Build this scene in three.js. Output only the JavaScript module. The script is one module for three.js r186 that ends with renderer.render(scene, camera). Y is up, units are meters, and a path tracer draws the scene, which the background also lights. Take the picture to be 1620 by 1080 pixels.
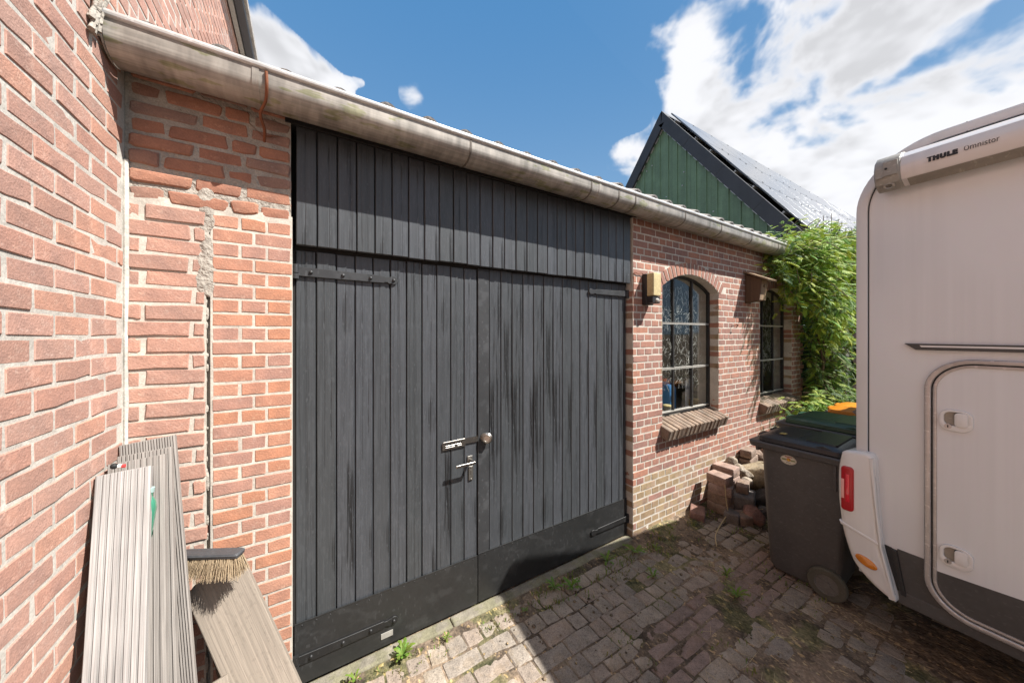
import * as THREE from 'three';
import { mergeGeometries, toCreasedNormals } from 'three/addons/utils/BufferGeometryUtils.js';
import { RoundedBoxGeometry } from 'three/addons/geometries/RoundedBoxGeometry.js';
import { TextGeometry } from 'three/addons/geometries/TextGeometry.js';
import { FontLoader } from 'three/addons/loaders/FontLoader.js';

// ------------------------------------------------------------------ camera
const scene = new THREE.Scene();
const camera = new THREE.PerspectiveCamera(91.07, 1.5, 0.05, 3000);
camera.position.set(0, 1.70, 1.85);
camera.rotation.order = 'YXZ';
camera.rotation.y = -31.5 * Math.PI / 180;
camera.setViewOffset(1620, 1080, 0, 12, 1620, 1080);   // a shifted lens: verticals stay upright
camera.updateProjectionMatrix();
camera.updateMatrixWorld(true);
scene.add(camera);

// ------------------------------------------------------------------ exposure, sun
const renderer = new THREE.WebGLRenderer({ antialias: true });
renderer.setSize(1024, 682);
renderer.toneMapping = THREE.LinearToneMapping;
renderer.toneMappingExposure = 2.55;
renderer.shadowMap.enabled = true;
const SUN = new THREE.Vector3(0.55, 1, 0.585).normalize();
const sun = new THREE.DirectionalLight(new THREE.Color(1.0, 0.962, 0.905), 4.1);
sun.position.copy(SUN).multiplyScalar(20).add(new THREE.Vector3(2, 0, 0));
sun.target.position.set(2, 0, 0);
sun.castShadow = true;
sun.shadow.mapSize.set(4096, 4096);
sun.shadow.radius = 1;
Object.assign(sun.shadow.camera, { left: -12, right: 12, top: 12, bottom: -12, near: 0.5, far: 60 });
scene.add(sun, sun.target);

// ------------------------------------------------------------------ noise
function rngOf(seed) { let a = seed >>> 0; return () => { a = (a + 0x6D2B79F5) | 0; let t = Math.imul(a ^ (a >>> 15), 1 | a); t = (t + Math.imul(t ^ (t >>> 7), 61 | t)) ^ t; return ((t ^ (t >>> 14)) >>> 0) / 4294967296; }; }
const PERM = new Uint8Array(1024), PVAL = new Float32Array(256);
{ const r = rngOf(77), p = [...Array(256).keys()]; for (let i = 255; i > 0; i--) { const j = Math.floor(r() * (i + 1)); [p[i], p[j]] = [p[j], p[i]]; } for (let i = 0; i < 1024; i++) PERM[i] = p[i & 255]; for (let i = 0; i < 256; i++) PVAL[i] = r(); }
const fade = (t) => t * t * t * (t * (t * 6 - 15) + 10);
const mod = (a, n) => ((a % n) + n) % n;
function vn2(x, y, px, py, seed = 0) {                               // value noise, periodic
  const xi = Math.floor(x), yi = Math.floor(y), fx = fade(x - xi), fy = fade(y - yi);
  const x0 = ((xi % px) + px) % px, x1 = (x0 + 1) % px, y0 = ((yi % py) + py) % py, y1 = (y0 + 1) % py, s = seed & 255;
  const e = PERM[(x0 + (x0 >> 8) * 17) & 255], f = PERM[(x1 + (x1 >> 8) * 17) & 255], g = (y0 + (y0 >> 8) * 31) & 255, i = (y1 + (y1 >> 8) * 31) & 255;
  const a = PVAL[PERM[PERM[e + g] + s]], b = PVAL[PERM[PERM[f + g] + s]], c = PVAL[PERM[PERM[e + i] + s]], d = PVAL[PERM[PERM[f + i] + s]];
  return a + (b - a) * fx + (c - a) * fy + (a - b - c + d) * fx * fy;
}
function fb2(u, v, fx, fy, oct, seed = 0, gain = 0.5) {              // u, v in 0..1, tileable
  let s = 0, a = 1, n = 0;
  for (let o = 0; o < oct; o++) { s += a * vn2(u * fx, v * fy, fx, fy, seed + o * 13); n += a; a *= gain; fx *= 2; fy *= 2; }
  return s / n;
}
function vn3(x, y, z) {
  const xi = Math.floor(x), yi = Math.floor(y), zi = Math.floor(z), fx = fade(x - xi), fy = fade(y - yi), fz = fade(z - zi);
  const a = PERM[xi & 255], b = PERM[(xi + 1) & 255], y0 = yi & 255, y1 = (yi + 1) & 255, z0 = zi & 255, z1 = (zi + 1) & 255;
  const aa = PERM[a + y0], ab = PERM[a + y1], ba = PERM[b + y0], bb = PERM[b + y1];
  const p = PVAL[PERM[aa + z0]], q = PVAL[PERM[ab + z0]], r = PVAL[PERM[aa + z1]], s = PVAL[PERM[ab + z1]];
  const p1 = p + (PVAL[PERM[ba + z0]] - p) * fx, q1 = q + (PVAL[PERM[bb + z0]] - q) * fx, r1 = r + (PVAL[PERM[ba + z1]] - r) * fx, s1 = s + (PVAL[PERM[bb + z1]] - s) * fx;
  const u = p1 + (q1 - p1) * fy, w = r1 + (s1 - r1) * fy;
  return u + (w - u) * fz;
}
function fb3(x, y, z, oct, gain = 0.5) { let s = 0, a = 1, n = 0; for (let o = 0; o < oct; o++) { s += a * vn3(x, y, z); n += a; a *= gain; x = x * 2.03 + 11.3; y = y * 2.03 + 5.1; z = z * 2.03 + 7.7; } return s / n; }
const sst = (a, b, x) => { const t = Math.min(1, Math.max(0, (x - a) / (b - a))); return t * t * (3 - 2 * t); };
const lerp = (a, b, t) => a + (b - a) * t;

// ------------------------------------------------------------------ sky: air and fair-weather clouds
{
  const W = 3584, H = 1792, data = new Float32Array(W * H * 4), R = Math.PI / 180;
  // banks of cloud: azimuth (from -z towards +x), elevation, half widths, strength, tilt
  const banks = [
    [70, 36, 16, 9, .56], [80, 31, 13, 5, .40], [64, 30, 10, 6, .56], [76, 20, 22, 6.5, .60], [90, 21, 13, 6, .42], [96, 33, 14, 5, .1], [66, 25, 10, 4, .46], [60, 37, 6, 4, .3], [58, 22, 7, 4, .2],
    [-3.2, 32.6, 9.5, 4.0, .60], [-9, 35.5, 7, 5, .5], [15, 35, 2.8, 2.6, .66], [17.5, 33.3, 2.6, 1.2, .18], [7.5, 34.6, 2, 1, .17], [26.5, 33.2, 5, 1.2, .15], [50.5, 27, 5, 1.7, .26], [54, 39.6, 1.6, 2, .17], [52, 24, 3, 2, .24],
    [74, 10, 14, 4, .2], [77, 16, 5, 2, .1],
  ];
  const holes = [[79, 26.8, 6, 1.2, .36], [72, 25.6, 4, 1.0, .3], [66.5, 23.7, 4, .8, .25], [87, 28.5, 6.0, 2.0, .45], [54, 33, 3.5, 5, .3], [30, 38, 22, 12, .45], [36, 30, 8, 5, .3], [5, 42, 26, 6, .4], [60, 48, 40, 8, .3]];
  const CP = new Float64Array(W), SP0 = new Float64Array(W), AZ = new Float64Array(W), OFF = new Float64Array(W);
  for (let i = 0; i < W; i++) { const phi = ((i + 0.5) / W - 0.5) * 2 * Math.PI; CP[i] = Math.cos(phi); SP0[i] = Math.sin(phi); AZ[i] = Math.atan2(CP[i], -SP0[i]) / R; OFF[i] = Math.abs(mod(AZ[i] - 42 + 180, 360) - 180); }
  for (let j = 0; j < H; j++) {
    const el = ((j + 0.5) / H - 0.5) * Math.PI, sy = Math.sin(el), cy = Math.cos(el), eld = el / R;
    const e = Math.max(0, sy), k = Math.pow(1 - e, 2.6), r0 = lerp(0.031, 0.21, k), g0 = lerp(0.102, 0.295, k), b0 = lerp(0.218, 0.37, k), inv = 1 / (sy + 0.16);
    const act = []; for (const [l, sg] of [[banks, 1], [holes, -1]]) for (const [a, c, wa, wc, s] of l) { const dc = (eld - c) / wc; if (dc * dc < 6) act.push([a, cy / wa * 1.2, dc * dc, s * sg]); }
    for (let i = 0; i < W; i++) {
      const x = CP[i] * cy, z = SP0[i] * cy, at = (j * W + i) * 4;
      let r = r0, g = g0, b = b0;
      const sd = x * SUN.x + sy * SUN.y + z * SUN.z;
      if (sd > .5) { const glow = Math.pow(sd, 6) * 0.10 + Math.pow(sd, 60) * 0.3; r += glow; g += glow * 0.98; b += glow * 0.94; }
      if (sy < 0.0) { r = 0.16; g = 0.15; b = 0.13; }
      else {
        let m = 0; const az = AZ[i];
        for (const [a, ka, q0, s] of act) { let da = az - a; if (da > 180) da -= 360; else if (da < -180) da += 360; da *= ka; const q = da * da + q0; if (q < 6) m += s * Math.exp(-q); }
        m = Math.min(m, .52) + Math.max(0.26 * sst(85, 110, OFF[i]), 0.26 * sst(48, 60, eld));
        if (m > 0.06) {
        const px = x * inv, pz = z * inv;
        const w1 = fb3(x * 5 + 3, sy * 6, z * 5, 2) - .5, w2 = fb3(x * 5, sy * 6 + 8.1, z * 5 + 9, 2) - .5;
        const n = fb3(x * 7 + w1 * .8, sy * 9 + w2 * .5, z * 7 + w2 * .8, OFF[i] < 80 && eld < 55 ? 7 : 3, 0.54);
        const d = (n - .5) * 1.75 + m * 1.1 - 0.19, a = sst(0.0, 0.34, d);
        if (a > 0) {
          const thick = sst(0.12, 0.6, d), n2 = fb3(x * 9 + w1, sy * 15 + 6.6, z * 9 + w2 + 20, 4);
          const sh = lerp(0.385, lerp(0.275, 0.39, sst(.36, .64, n2)), Math.min(1, thick * 1.2));
          r = lerp(r, sh * 0.985, a); g = lerp(g, sh * 0.995, a); b = lerp(b, sh * 1.035, a);
        } }
      }
      data[at] = r; data[at + 1] = g; data[at + 2] = b; data[at + 3] = 1;
    }
  }
  const t = new THREE.DataTexture(data, W, H, THREE.RGBAFormat, THREE.FloatType);
  t.mapping = THREE.EquirectangularReflectionMapping; t.magFilter = THREE.LinearFilter; t.minFilter = THREE.LinearFilter; t.needsUpdate = true;
  scene.background = t; scene.environment = t;
}

// ------------------------------------------------------------------ textures
function tex(w, h, f, { srgb = true, rx = 1, ry = 1 } = {}) {          // f(u, v) -> number or [r, g, b], 0..1
  const d = new Uint8Array(w * h * 4);
  for (let j = 0; j < h; j++) for (let i = 0; i < w; i++) {
    const c = f((i + .5) / w, (j + .5) / h), k = (j * w + i) * 4;
    for (let n = 0; n < 3; n++) d[k + n] = Math.max(0, Math.min(255, Math.round(255 * (c.length ? c[n] : c))));
    d[k + 3] = 255;
  }
  const t = new THREE.DataTexture(d, w, h, THREE.RGBAFormat);
  t.wrapS = t.wrapT = THREE.RepeatWrapping; t.magFilter = THREE.LinearFilter; t.minFilter = THREE.LinearMipmapLinearFilter; t.generateMipmaps = true;
  t.colorSpace = srgb ? THREE.SRGBColorSpace : THREE.NoColorSpace; t.repeat.set(rx, ry); t.needsUpdate = true;
  return t;
}
const T = {};
// fired clay: sandy speckle, kiln blotches, lime smears (0.4 m)
T.brick = tex(512, 512, (u, v) => {
  const n = fb2(u, v, 9, 9, 5, 3), s = fb2(u, v, 120, 120, 2, 9), w = fb2(u, v, 22, 30, 4, 20), k = .90 + (n - .5) * .17 + (s - .5) * .11;
  const lime = sst(.66, .80, w) * .30 * sst(.35, .7, s + .15);
  return [k + lime * .25, k * lerp(1, .965, n) + lime * .42, k * lerp(1.02, .95, n) + lime * .5];
}, { rx: 2.5, ry: 2.5 });
T.brickB = tex(512, 512, (u, v) => .5 + (fb2(u, v, 10, 10, 4, 3) - .5) * .8 + (fb2(u, v, 90, 90, 2, 41) - .5) * .7, { srgb: false, rx: 2.5, ry: 2.5 });
T.algae = tex(512, 512, (u, v) => {
  const n = fb2(u, v, 8, 8, 5, 3), s = fb2(u, v, 120, 120, 2, 9), g = sst(.36, .62, fb2(u, v, 6, 8, 5, 60)), k = .88 + (n - .5) * .26 + (s - .5) * .18;
  return [lerp(k, k * .97, g), lerp(k, k * .985, g), lerp(k, k * .91, g)];
}, { rx: 2.5, ry: 2.5 });
T.mortar = tex(512, 512, (u, v) => { const n = fb2(u, v, 7, 7, 5, 5), s = fb2(u, v, 128, 128, 2, 15), k = .90 + (n - .5) * .18 + (s - .5) * .16; return [k, k * .99, k * .965]; }, { rx: 2, ry: 2 });
T.mortarB = tex(512, 512, (u, v) => fb2(u, v, 20, 20, 5, 25, .6), { srgb: false, rx: 2, ry: 2 });
// old black paint on sawn boards: grain runs along v, checks and worn streaks (0.32 x 2.1 m)
const grain = (u, v, s) => fb2(u + .02 * fb2(u, v, 3, 4, 2, s + 70), v, 34, 3, 4, s, .62);
T.paint = tex(512, 2048, (u, v) => {
  const g = grain(u, v, 1), b = fb2(u, v, 5, 6, 4, 31), f = fb2(u, v, 150, 10, 2, 33), dust = fb2(u, v, 30, 60, 3, 37);
  const worn = sst(.50, .72, b) , crack = sst(.56, .72, g) * (.22 + .78 * worn);
  const k = .92 + (f - .5) * .22 + (b - .5) * .24 + sst(.6, .8, dust) * .08 - crack * .44 - worn * sst(.35, .6, f) * .22, scuff = sst(.80, .87, fb2(u, v, 60, 90, 2, 91)) * .35;
  return [k + scuff, k * 1.005 + scuff, k * 1.01 + scuff];
}, { rx: 1 / .32, ry: 1 / 2.1 });
T.paintB = tex(512, 2048, (u, v) => { const g = grain(u, v, 1), b = sst(.42, .62, fb2(u, v, 5, 6, 4, 31)); return .75 - sst(.58, .76, g) * (.2 + .55 * b) + (fb2(u, v, 150, 10, 2, 33) - .5) * .25; }, { srgb: false, rx: 1 / .32, ry: 1 / 2.1 });
T.plate = tex(512, 512, (u, v) => { const n = fb2(u, v, 4, 4, 5, 8), s = fb2(u, v, 60, 60, 3, 18), sc = sst(.76, .84, fb2(u, v, 100, 40, 2, 28)) * .5 * sst(.4, .6, n), d = sst(.55, .75, fb2(u, v, 14, 20, 4, 48)) * .16; const k = .76 + (n - .5) * .2 + (s - .5) * .1 + sc + d; return [k, k, k * .995]; });
// silvered hardwood decking (0.15 x 1.3)
T.deck = tex(512, 1024, (u, v) => { const g = fb2(u, v, 90, 6, 4, 52, .6), b = fb2(u, v, 4, 7, 4, 55), k = .88 + (g - .5) * .28 + (b - .5) * .2; return [k * 1.0, k * .985, k * .965]; }, { rx: 1 / .3, ry: 1 / 1.3 });
T.deckB = tex(512, 1024, (u, v) => fb2(u, v, 110, 7, 3, 52, .6), { srgb: false, rx: 1 / .3, ry: 1 / 1.3 });
T.plank = tex(512, 1024, (u, v) => { const w = fb2(u, v, 4, 2, 3, 61), g = fb2(u + w * .05, v, 70, 4, 4, 62, .6), r = Math.sin((u * 26 + w * 7) * 6.283) * .5 + .5, sp = sst(.7, .8, fb2(u, v, 50, 80, 2, 63)); const k = .86 + (g - .5) * .2 + (r - .5) * .035 + (w - .5) * .12 - sp * .04; return [k, k * .965, k * .91]; }, { rx: 1 / .4, ry: 1 / 1.2 });
// zinc, weathered; u runs along the gutter, v round it (1.0 x 0.3 m)
T.zinc = tex(1024, 512, (u, v) => {
  const st = fb2(u, v, 70, 3, 4, 71, .55), b = fb2(u, v, 6, 5, 4, 72), al = sst(.62, .74, fb2(u, v, 24, 14, 4, 73)) * sst(.5, .65, fb2(u, v, 3, 2, 2, 75)), ln = fb2(u, v, 3, 60, 3, 74);
  const k = .77 + (st - .5) * .30 + (b - .5) * .26 + (ln - .5) * .16;
  return [k - al * .10, k * .98 - al * .08, k * .95 - al * .18];
}, { rx: .5, ry: 1 / .3 });
T.zincR = tex(512, 256, (u, v) => .52 + fb2(u, v, 40, 4, 4, 79) * .4, { srgb: false, rx: .5, ry: 1 / .3 });
// stone pavers, dusty
T.stone = tex(512, 512, (u, v) => { const n = fb2(u, v, 7, 7, 5, 81), s = fb2(u, v, 128, 128, 2, 82), d = sst(.5, .72, fb2(u, v, 12, 12, 4, 83)), sp = sst(.68, .78, fb2(u, v, 80, 80, 2, 84)); const k = .84 + (n - .5) * .34 + (s - .5) * .24 - sp * .12; return [lerp(k, k * .86 + .10, d), lerp(k, k * .86 + .085, d), lerp(k, k * .86 + .06, d)]; }, { rx: 2.2, ry: 2.2 });
T.stoneB = tex(512, 512, (u, v) => fb2(u, v, 16, 16, 5, 86, .6), { srgb: false, rx: 2.2, ry: 2.2 });
T.soil = tex(1024, 1024, (u, v) => { const n = fb2(u, v, 6, 6, 6, 91), s = fb2(u, v, 200, 200, 2, 92), d = sst(.52, .68, fb2(u, v, 26, 26, 4, 93)), st = sst(.70, .77, fb2(u, v, 110, 60, 3, 94)), m = sst(.58, .72, fb2(u, v, 9, 9, 5, 95)); const k = .62 + (n - .5) * .5 + (s - .5) * .3 - d * .14; return [k + st * .30 + m * -.03, k * .925 + st * .26 + m * .02, k * .84 + st * .16 - m * .06]; }, { rx: .6, ry: .6 });
T.soilB = tex(1024, 1024, (u, v) => fb2(u, v, 24, 24, 6, 96, .62), { srgb: false, rx: .6, ry: .6 });
T.plastic = tex(256, 256, (u, v) => fb2(u, v, 64, 64, 2, 101), { srgb: false, rx: 6, ry: 6 });
T.dirt = tex(512, 512, (u, v) => { const n = fb2(u, v, 5, 5, 5, 111), s = fb2(u, v, 60, 60, 3, 112), sc = sst(.76, .82, fb2(u, v, 70, 120, 2, 113)) * .10; const k = .86 + (n - .5) * .22 + (s - .5) * .08 + sc; return [k, k * .99, k * .975]; });
T.coach = tex(1024, 1024, (u, v) => { const n = fb2(u, v, 3, 3, 5, 121), st = fb2(u, v, 90, 2, 3, 122) * sst(.45, .6, fb2(u, v, 4, 2, 3, 123)), k = .955 + (n - .5) * .05 - st * .035; return [k, k * .99, k * .975]; }, { rx: .5, ry: .4 });
T.smudge = tex(512, 512, (u, v) => .06 + sst(.45, .8, fb2(u, v, 8, 8, 5, 131)) * .22, { srgb: false });

const C = (r, g, b) => new THREE.Color(r, g, b);
const std = (color, rough, o = {}) => new THREE.MeshStandardMaterial({ color, roughness: rough, metalness: 0, ...o });
const phy = (color, rough, o = {}) => new THREE.MeshPhysicalMaterial({ color, roughness: rough, metalness: 0, ...o });
const variants = (m, n, d) => { const r = rngOf(n * 31 + 9); return [...Array(n)].map(() => { const c = m.clone(), k = 1 + (r() - .5) * d; c.color.setRGB(m.color.r * k, m.color.g * k * (1 + (r() - .5) * .02), m.color.b * k * (1 + (r() - .5) * .04)); return c; }); };
const M = {
  mortarLight: std(C(.61, .59, .56), .95, { map: T.mortar, bumpMap: T.mortarB, bumpScale: .0022 }),
  mortarPale: std(C(.62, .58, .53), .95, { map: T.mortar, bumpMap: T.mortarB, bumpScale: .002 }),
  mortarGrey: std(C(.42, .39, .355), .97, { map: T.mortar, bumpMap: T.mortarB, bumpScale: .012 }),
  paint: std(C(.062, .067, .074), .44, { map: T.paint, bumpMap: T.paintB, bumpScale: .0022 }),
  paintSmooth: std(C(.062, .065, .070), .46, { map: T.plate, bumpMap: T.paintB, bumpScale: .0007 }),
  plate: std(C(.035, .036, .037), .42, { map: T.plate }),
  iron: std(C(.05, .052, .056), .48, { map: T.plate }),
  ironBlack: std(C(.022, .022, .023), .5, { map: T.plate }),
  rust: std(C(.22, .075, .03), .85, { map: T.brick }),
  darkTimber: std(C(.014, .013, .013), .8, { map: T.paint }),
  gap: std(C(.012, .011, .010), .95),
  steel: std(C(.62, .60, .57), .32, { metalness: 1, map: T.dirt }),
  steelWorn: std(C(.36, .35, .33), .45, { metalness: .9, map: T.dirt }),
  zinc: std(C(.50, .475, .445), .62, { map: T.zinc, roughnessMap: T.zincR, metalness: .25 }),
  zincSeam: std(C(.16, .14, .12), .7, { map: T.dirt, metalness: .2 }),
  zincRim: std(C(.76, .76, .76), .38, { map: T.dirt, metalness: .35 }),
  tile: std(C(.50, .47, .44), .85, { map: T.stone, bumpMap: T.stoneB, bumpScale: .003 }),
  deck: std(C(.42, .408, .405), .82, { map: T.deck, bumpMap: T.deckB, bumpScale: .0015 }),
  deckDark: std(C(.33, .31, .295), .85, { map: T.deck, bumpMap: T.deckB, bumpScale: .0015 }),
  plank: std(C(.34, .31, .285), .85, { map: T.plank, bumpMap: T.deckB, bumpScale: .0008 }),
  plankDark: std(C(.20, .165, .13), .85, { map: T.plank, bumpMap: T.deckB, bumpScale: .0008 }),
  boxWood: std(C(.135, .085, .055), .85, { map: T.plank, bumpMap: T.deckB, bumpScale: .001 }),
  boxWoodPale: std(C(.30, .22, .15), .85, { map: T.plank, bumpMap: T.deckB, bumpScale: .001 }),
  soil: std(C(.45, .395, .34), .98, { map: T.soil, bumpMap: T.soilB, bumpScale: .02 }),
  concrete: std(C(.25, .225, .175), .95, { map: T.algae, bumpMap: T.mortarB, bumpScale: .006 }),
  frame: std(C(.035, .035, .036), .5, { map: T.plate }),
  frameLight: std(C(.42, .41, .38), .6, { map: T.dirt }),
  glass: phy(C(.93, .95, .94), .02, { transmission: 1, thickness: 0, ior: 1.5, roughnessMap: null }),
  web: std(C(.62, .62, .58), .9),
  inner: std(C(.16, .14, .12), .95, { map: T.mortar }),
  coach: phy(C(.82, .855, .90), .24, { map: T.coach, clearcoat: .35, clearcoatRoughness: .15 }),
  coachTrim: phy(C(.74, .76, .79), .35, { map: T.coach, clearcoat: .2, clearcoatRoughness: .2 }),
  coachWhite: phy(C(.85, .86, .87), .26, { map: T.coach, clearcoat: .5, clearcoatRoughness: .1 }),
  bandGrey: std(C(.092, .090, .090), .5, { map: T.dirt }),
  blackPlastic: std(C(.028, .028, .030), .45, { map: T.dirt, bumpMap: T.plastic, bumpScale: .0004 }),
  rubber: std(C(.012, .012, .012), .7),
  alu: std(C(.62, .60, .60), .36, { metalness: .55, map: T.dirt }),
  awning: phy(C(.74, .72, .72), .28, { map: T.coach, clearcoat: .3, metalness: .1 }),
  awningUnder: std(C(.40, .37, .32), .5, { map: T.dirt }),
  awningCap: std(C(.40, .39, .36), .5, { map: T.dirt }),
  seam: std(C(.03, .03, .03), .8),
  print: std(C(.02, .018, .018), .55),
  lensRed: phy(C(.42, .006, .012), .3, { clearcoat: .3, clearcoatRoughness: .1 }),
  lensPink: phy(C(.80, .40, .36), .3, { clearcoat: .3, clearcoatRoughness: .1 }),
  lensAmber: phy(C(.62, .20, .01), .18, { clearcoat: 1, clearcoatRoughness: .08 }),
  binGrey: std(C(.112, .109, .111), .46, { map: T.dirt, bumpMap: T.plastic, bumpScale: .0008 }),
  binLid: std(C(.032, .034, .040), .34, { map: T.dirt, bumpMap: T.plastic, bumpScale: .0006 }),
  binGreen: std(C(.035, .10, .058), .36, { map: T.dirt, bumpMap: T.plastic, bumpScale: .0006 }),
  binOrange: std(C(.72, .27, .018), .38, { map: T.dirt, bumpMap: T.plastic, bumpScale: .0006 }),
  tyre: std(C(.12, .115, .092), .85, { map: T.dirt, bumpMap: T.plastic, bumpScale: .001 }),
  hub: std(C(.2, .19, .18), .6, { map: T.dirt }),
  cream: phy(C(.72, .60, .33), .45, { map: T.dirt, transmission: 0, clearcoat: .15 }),
  barnGreen: std(C(.08, .15, .085), .5, { map: T.dirt }),
  barnTrim: std(C(.040, .041, .050), .5, { map: T.dirt }),
  solar: phy(C(.07, .075, .09), .26, { map: T.dirt, clearcoat: .9, clearcoatRoughness: .22 }),
  roofDark: std(C(.05, .05, .055), .6),
  leaf: phy(C(1, 1, 1), .62, { transmission: .40, thickness: 0, side: THREE.DoubleSide, specularIntensity: .6 }),
  bark: std(C(.15, .11, .075), .95, { map: T.plank }),
  straw: std(C(.44, .35, .20), .95),
  bristle: std(C(.42, .32, .205), .9),
};

// ------------------------------------------------------------------ helpers
const used = {};
function numbered(n) { if (!(n in used)) { used[n] = 0; return n; } used[n]++; return n + '_' + String(used[n]).padStart(3, '0'); }
function cast(o) { o.castShadow = true; o.receiveShadow = true; return o; }
function tag(o, label, category, group) { o.userData.label = label; o.userData.category = category; if (group) o.userData.group = group; return o; }
function thing(name, label, category, p = [0, 0, 0], ry = 0, group) { const g = new THREE.Group(); g.name = numbered(name); g.position.set(...p); g.rotation.y = ry; tag(g, label, category, group); scene.add(g); return g; }
function struct(name) { const g = new THREE.Group(); g.name = numbered(name); g.userData.kind = 'structure'; scene.add(g); return g; }
function part(parent, name, geo, mat, o = {}) {
  const m = cast(new THREE.Mesh(Array.isArray(geo) ? join(geo) : geo, mat)); m.name = name;
  if (o.p) m.position.set(...o.p); if (o.r) m.rotation.set(...o.r); if (o.kind) m.userData.kind = o.kind; if (o.label) m.userData.label = o.label;
  parent.add(m); return m;
}
function sub(parent, name, p = [0, 0, 0], r) { const g = new THREE.Group(); g.name = name; g.position.set(...p); if (r) g.rotation.set(...r); parent.add(g); return g; }
function plain(g) { let n = g.index ? g.toNonIndexed() : g; n.clearGroups(); for (const k of Object.keys(n.attributes)) if (!['position', 'normal', 'uv'].includes(k)) n.deleteAttribute(k); if (!n.attributes.normal) n.computeVertexNormals(); if (!n.attributes.uv) n.setAttribute('uv', new THREE.BufferAttribute(new Float32Array(n.attributes.position.count * 2), 2)); n.morphAttributes = {}; return n; }
function join(list) { return list.length === 1 ? list[0] : mergeGeometries(list.map(plain)); }
function muv(g, ou = 0, ov = 0, swap = false) {                       // uv in metres, by the way each face points
  const n = plain(g), p = n.attributes.position, uv = n.attributes.uv, a = new THREE.Vector3(), b = new THREE.Vector3(), c = new THREE.Vector3();
  for (let i = 0; i < p.count; i += 3) {
    a.fromBufferAttribute(p, i); b.fromBufferAttribute(p, i + 1); c.fromBufferAttribute(p, i + 2);
    const nn = b.clone().sub(a).cross(c.clone().sub(a)), x = Math.abs(nn.x), y = Math.abs(nn.y), z = Math.abs(nn.z);
    for (let k = 0; k < 3; k++) {
      const q = [a, b, c][k]; let s, t;
      if (x >= y && x >= z) { s = q.z; t = q.y; } else if (y >= z) { s = q.x; t = q.z; } else { s = q.x; t = q.y; }
      if (swap) [s, t] = [t, s];
      uv.setXY(i + k, s + ou, t + ov);
    }
  }
  return n;
}
const move = (g, x, y, z) => g.translate(x, y, z);
function box(w, h, d, x = 0, y = 0, z = 0, r = 0, seg = 1) { const g = r ? new RoundedBoxGeometry(w, h, d, seg, r) : new THREE.BoxGeometry(w, h, d); return move(muv(g), x, y, z); }
function prismX(pts, x0, x1, o = {}) {                                // outline in (z, y), swept along x
  const s = pts instanceof THREE.Shape ? pts : new THREE.Shape(pts.map(([z, y]) => new THREE.Vector2(-z, y)));
  const g = new THREE.ExtrudeGeometry(s, { depth: x1 - x0, bevelEnabled: !!o.bevel, bevelThickness: o.bevel, bevelSize: o.bevel, bevelOffset: -o.bevel || 0, bevelSegments: o.seg || 2, curveSegments: o.curve || 12 });
  g.rotateY(Math.PI / 2); g.translate(x0, 0, 0); return o.smooth ? toCreasedNormals(g, o.smooth) : g;
}
function prismZ(pts, z0, z1, o = {}) {                                // outline in (x, y), swept along z
  const s = pts instanceof THREE.Shape ? pts : new THREE.Shape(pts.map(([x, y]) => new THREE.Vector2(x, y)));
  const g = new THREE.ExtrudeGeometry(s, { depth: z1 - z0, bevelEnabled: !!o.bevel, bevelThickness: o.bevel, bevelSize: o.bevel, bevelOffset: -o.bevel || 0, bevelSegments: o.seg || 2, curveSegments: o.curve || 12 });
  g.translate(0, 0, z0); return o.smooth ? toCreasedNormals(g, o.smooth) : g;
}
function tube(pts, r, seg = 16, rad = 6) { return new THREE.TubeGeometry(new THREE.CatmullRomCurve3(pts.map((p) => new THREE.Vector3(...p))), seg, r, rad); }
function rod(a, b, r0, r1 = r0, n = 8) { const A = new THREE.Vector3(...a), B = new THREE.Vector3(...b), d = B.clone().sub(A), g = new THREE.CylinderGeometry(r1, r0, d.length(), n); g.applyQuaternion(new THREE.Quaternion().setFromUnitVectors(new THREE.Vector3(0, 1, 0), d.normalize())); return move(g, ...A.add(B).multiplyScalar(.5).toArray()); }
function rr(w, h, r, cx = 0, cy = 0, S = THREE.Shape) {               // rounded rectangle
  const s = new S(), x0 = cx - w / 2, x1 = cx + w / 2, y0 = cy - h / 2, y1 = cy + h / 2;
  s.moveTo(x0 + r, y0); s.lineTo(x1 - r, y0); s.absarc(x1 - r, y0 + r, r, -Math.PI / 2, 0); s.lineTo(x1, y1 - r); s.absarc(x1 - r, y1 - r, r, 0, Math.PI / 2);
  s.lineTo(x0 + r, y1); s.absarc(x0 + r, y1 - r, r, Math.PI / 2, Math.PI); s.lineTo(x0, y0 + r); s.absarc(x0 + r, y0 + r, r, Math.PI, 1.5 * Math.PI); return s;
}
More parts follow.
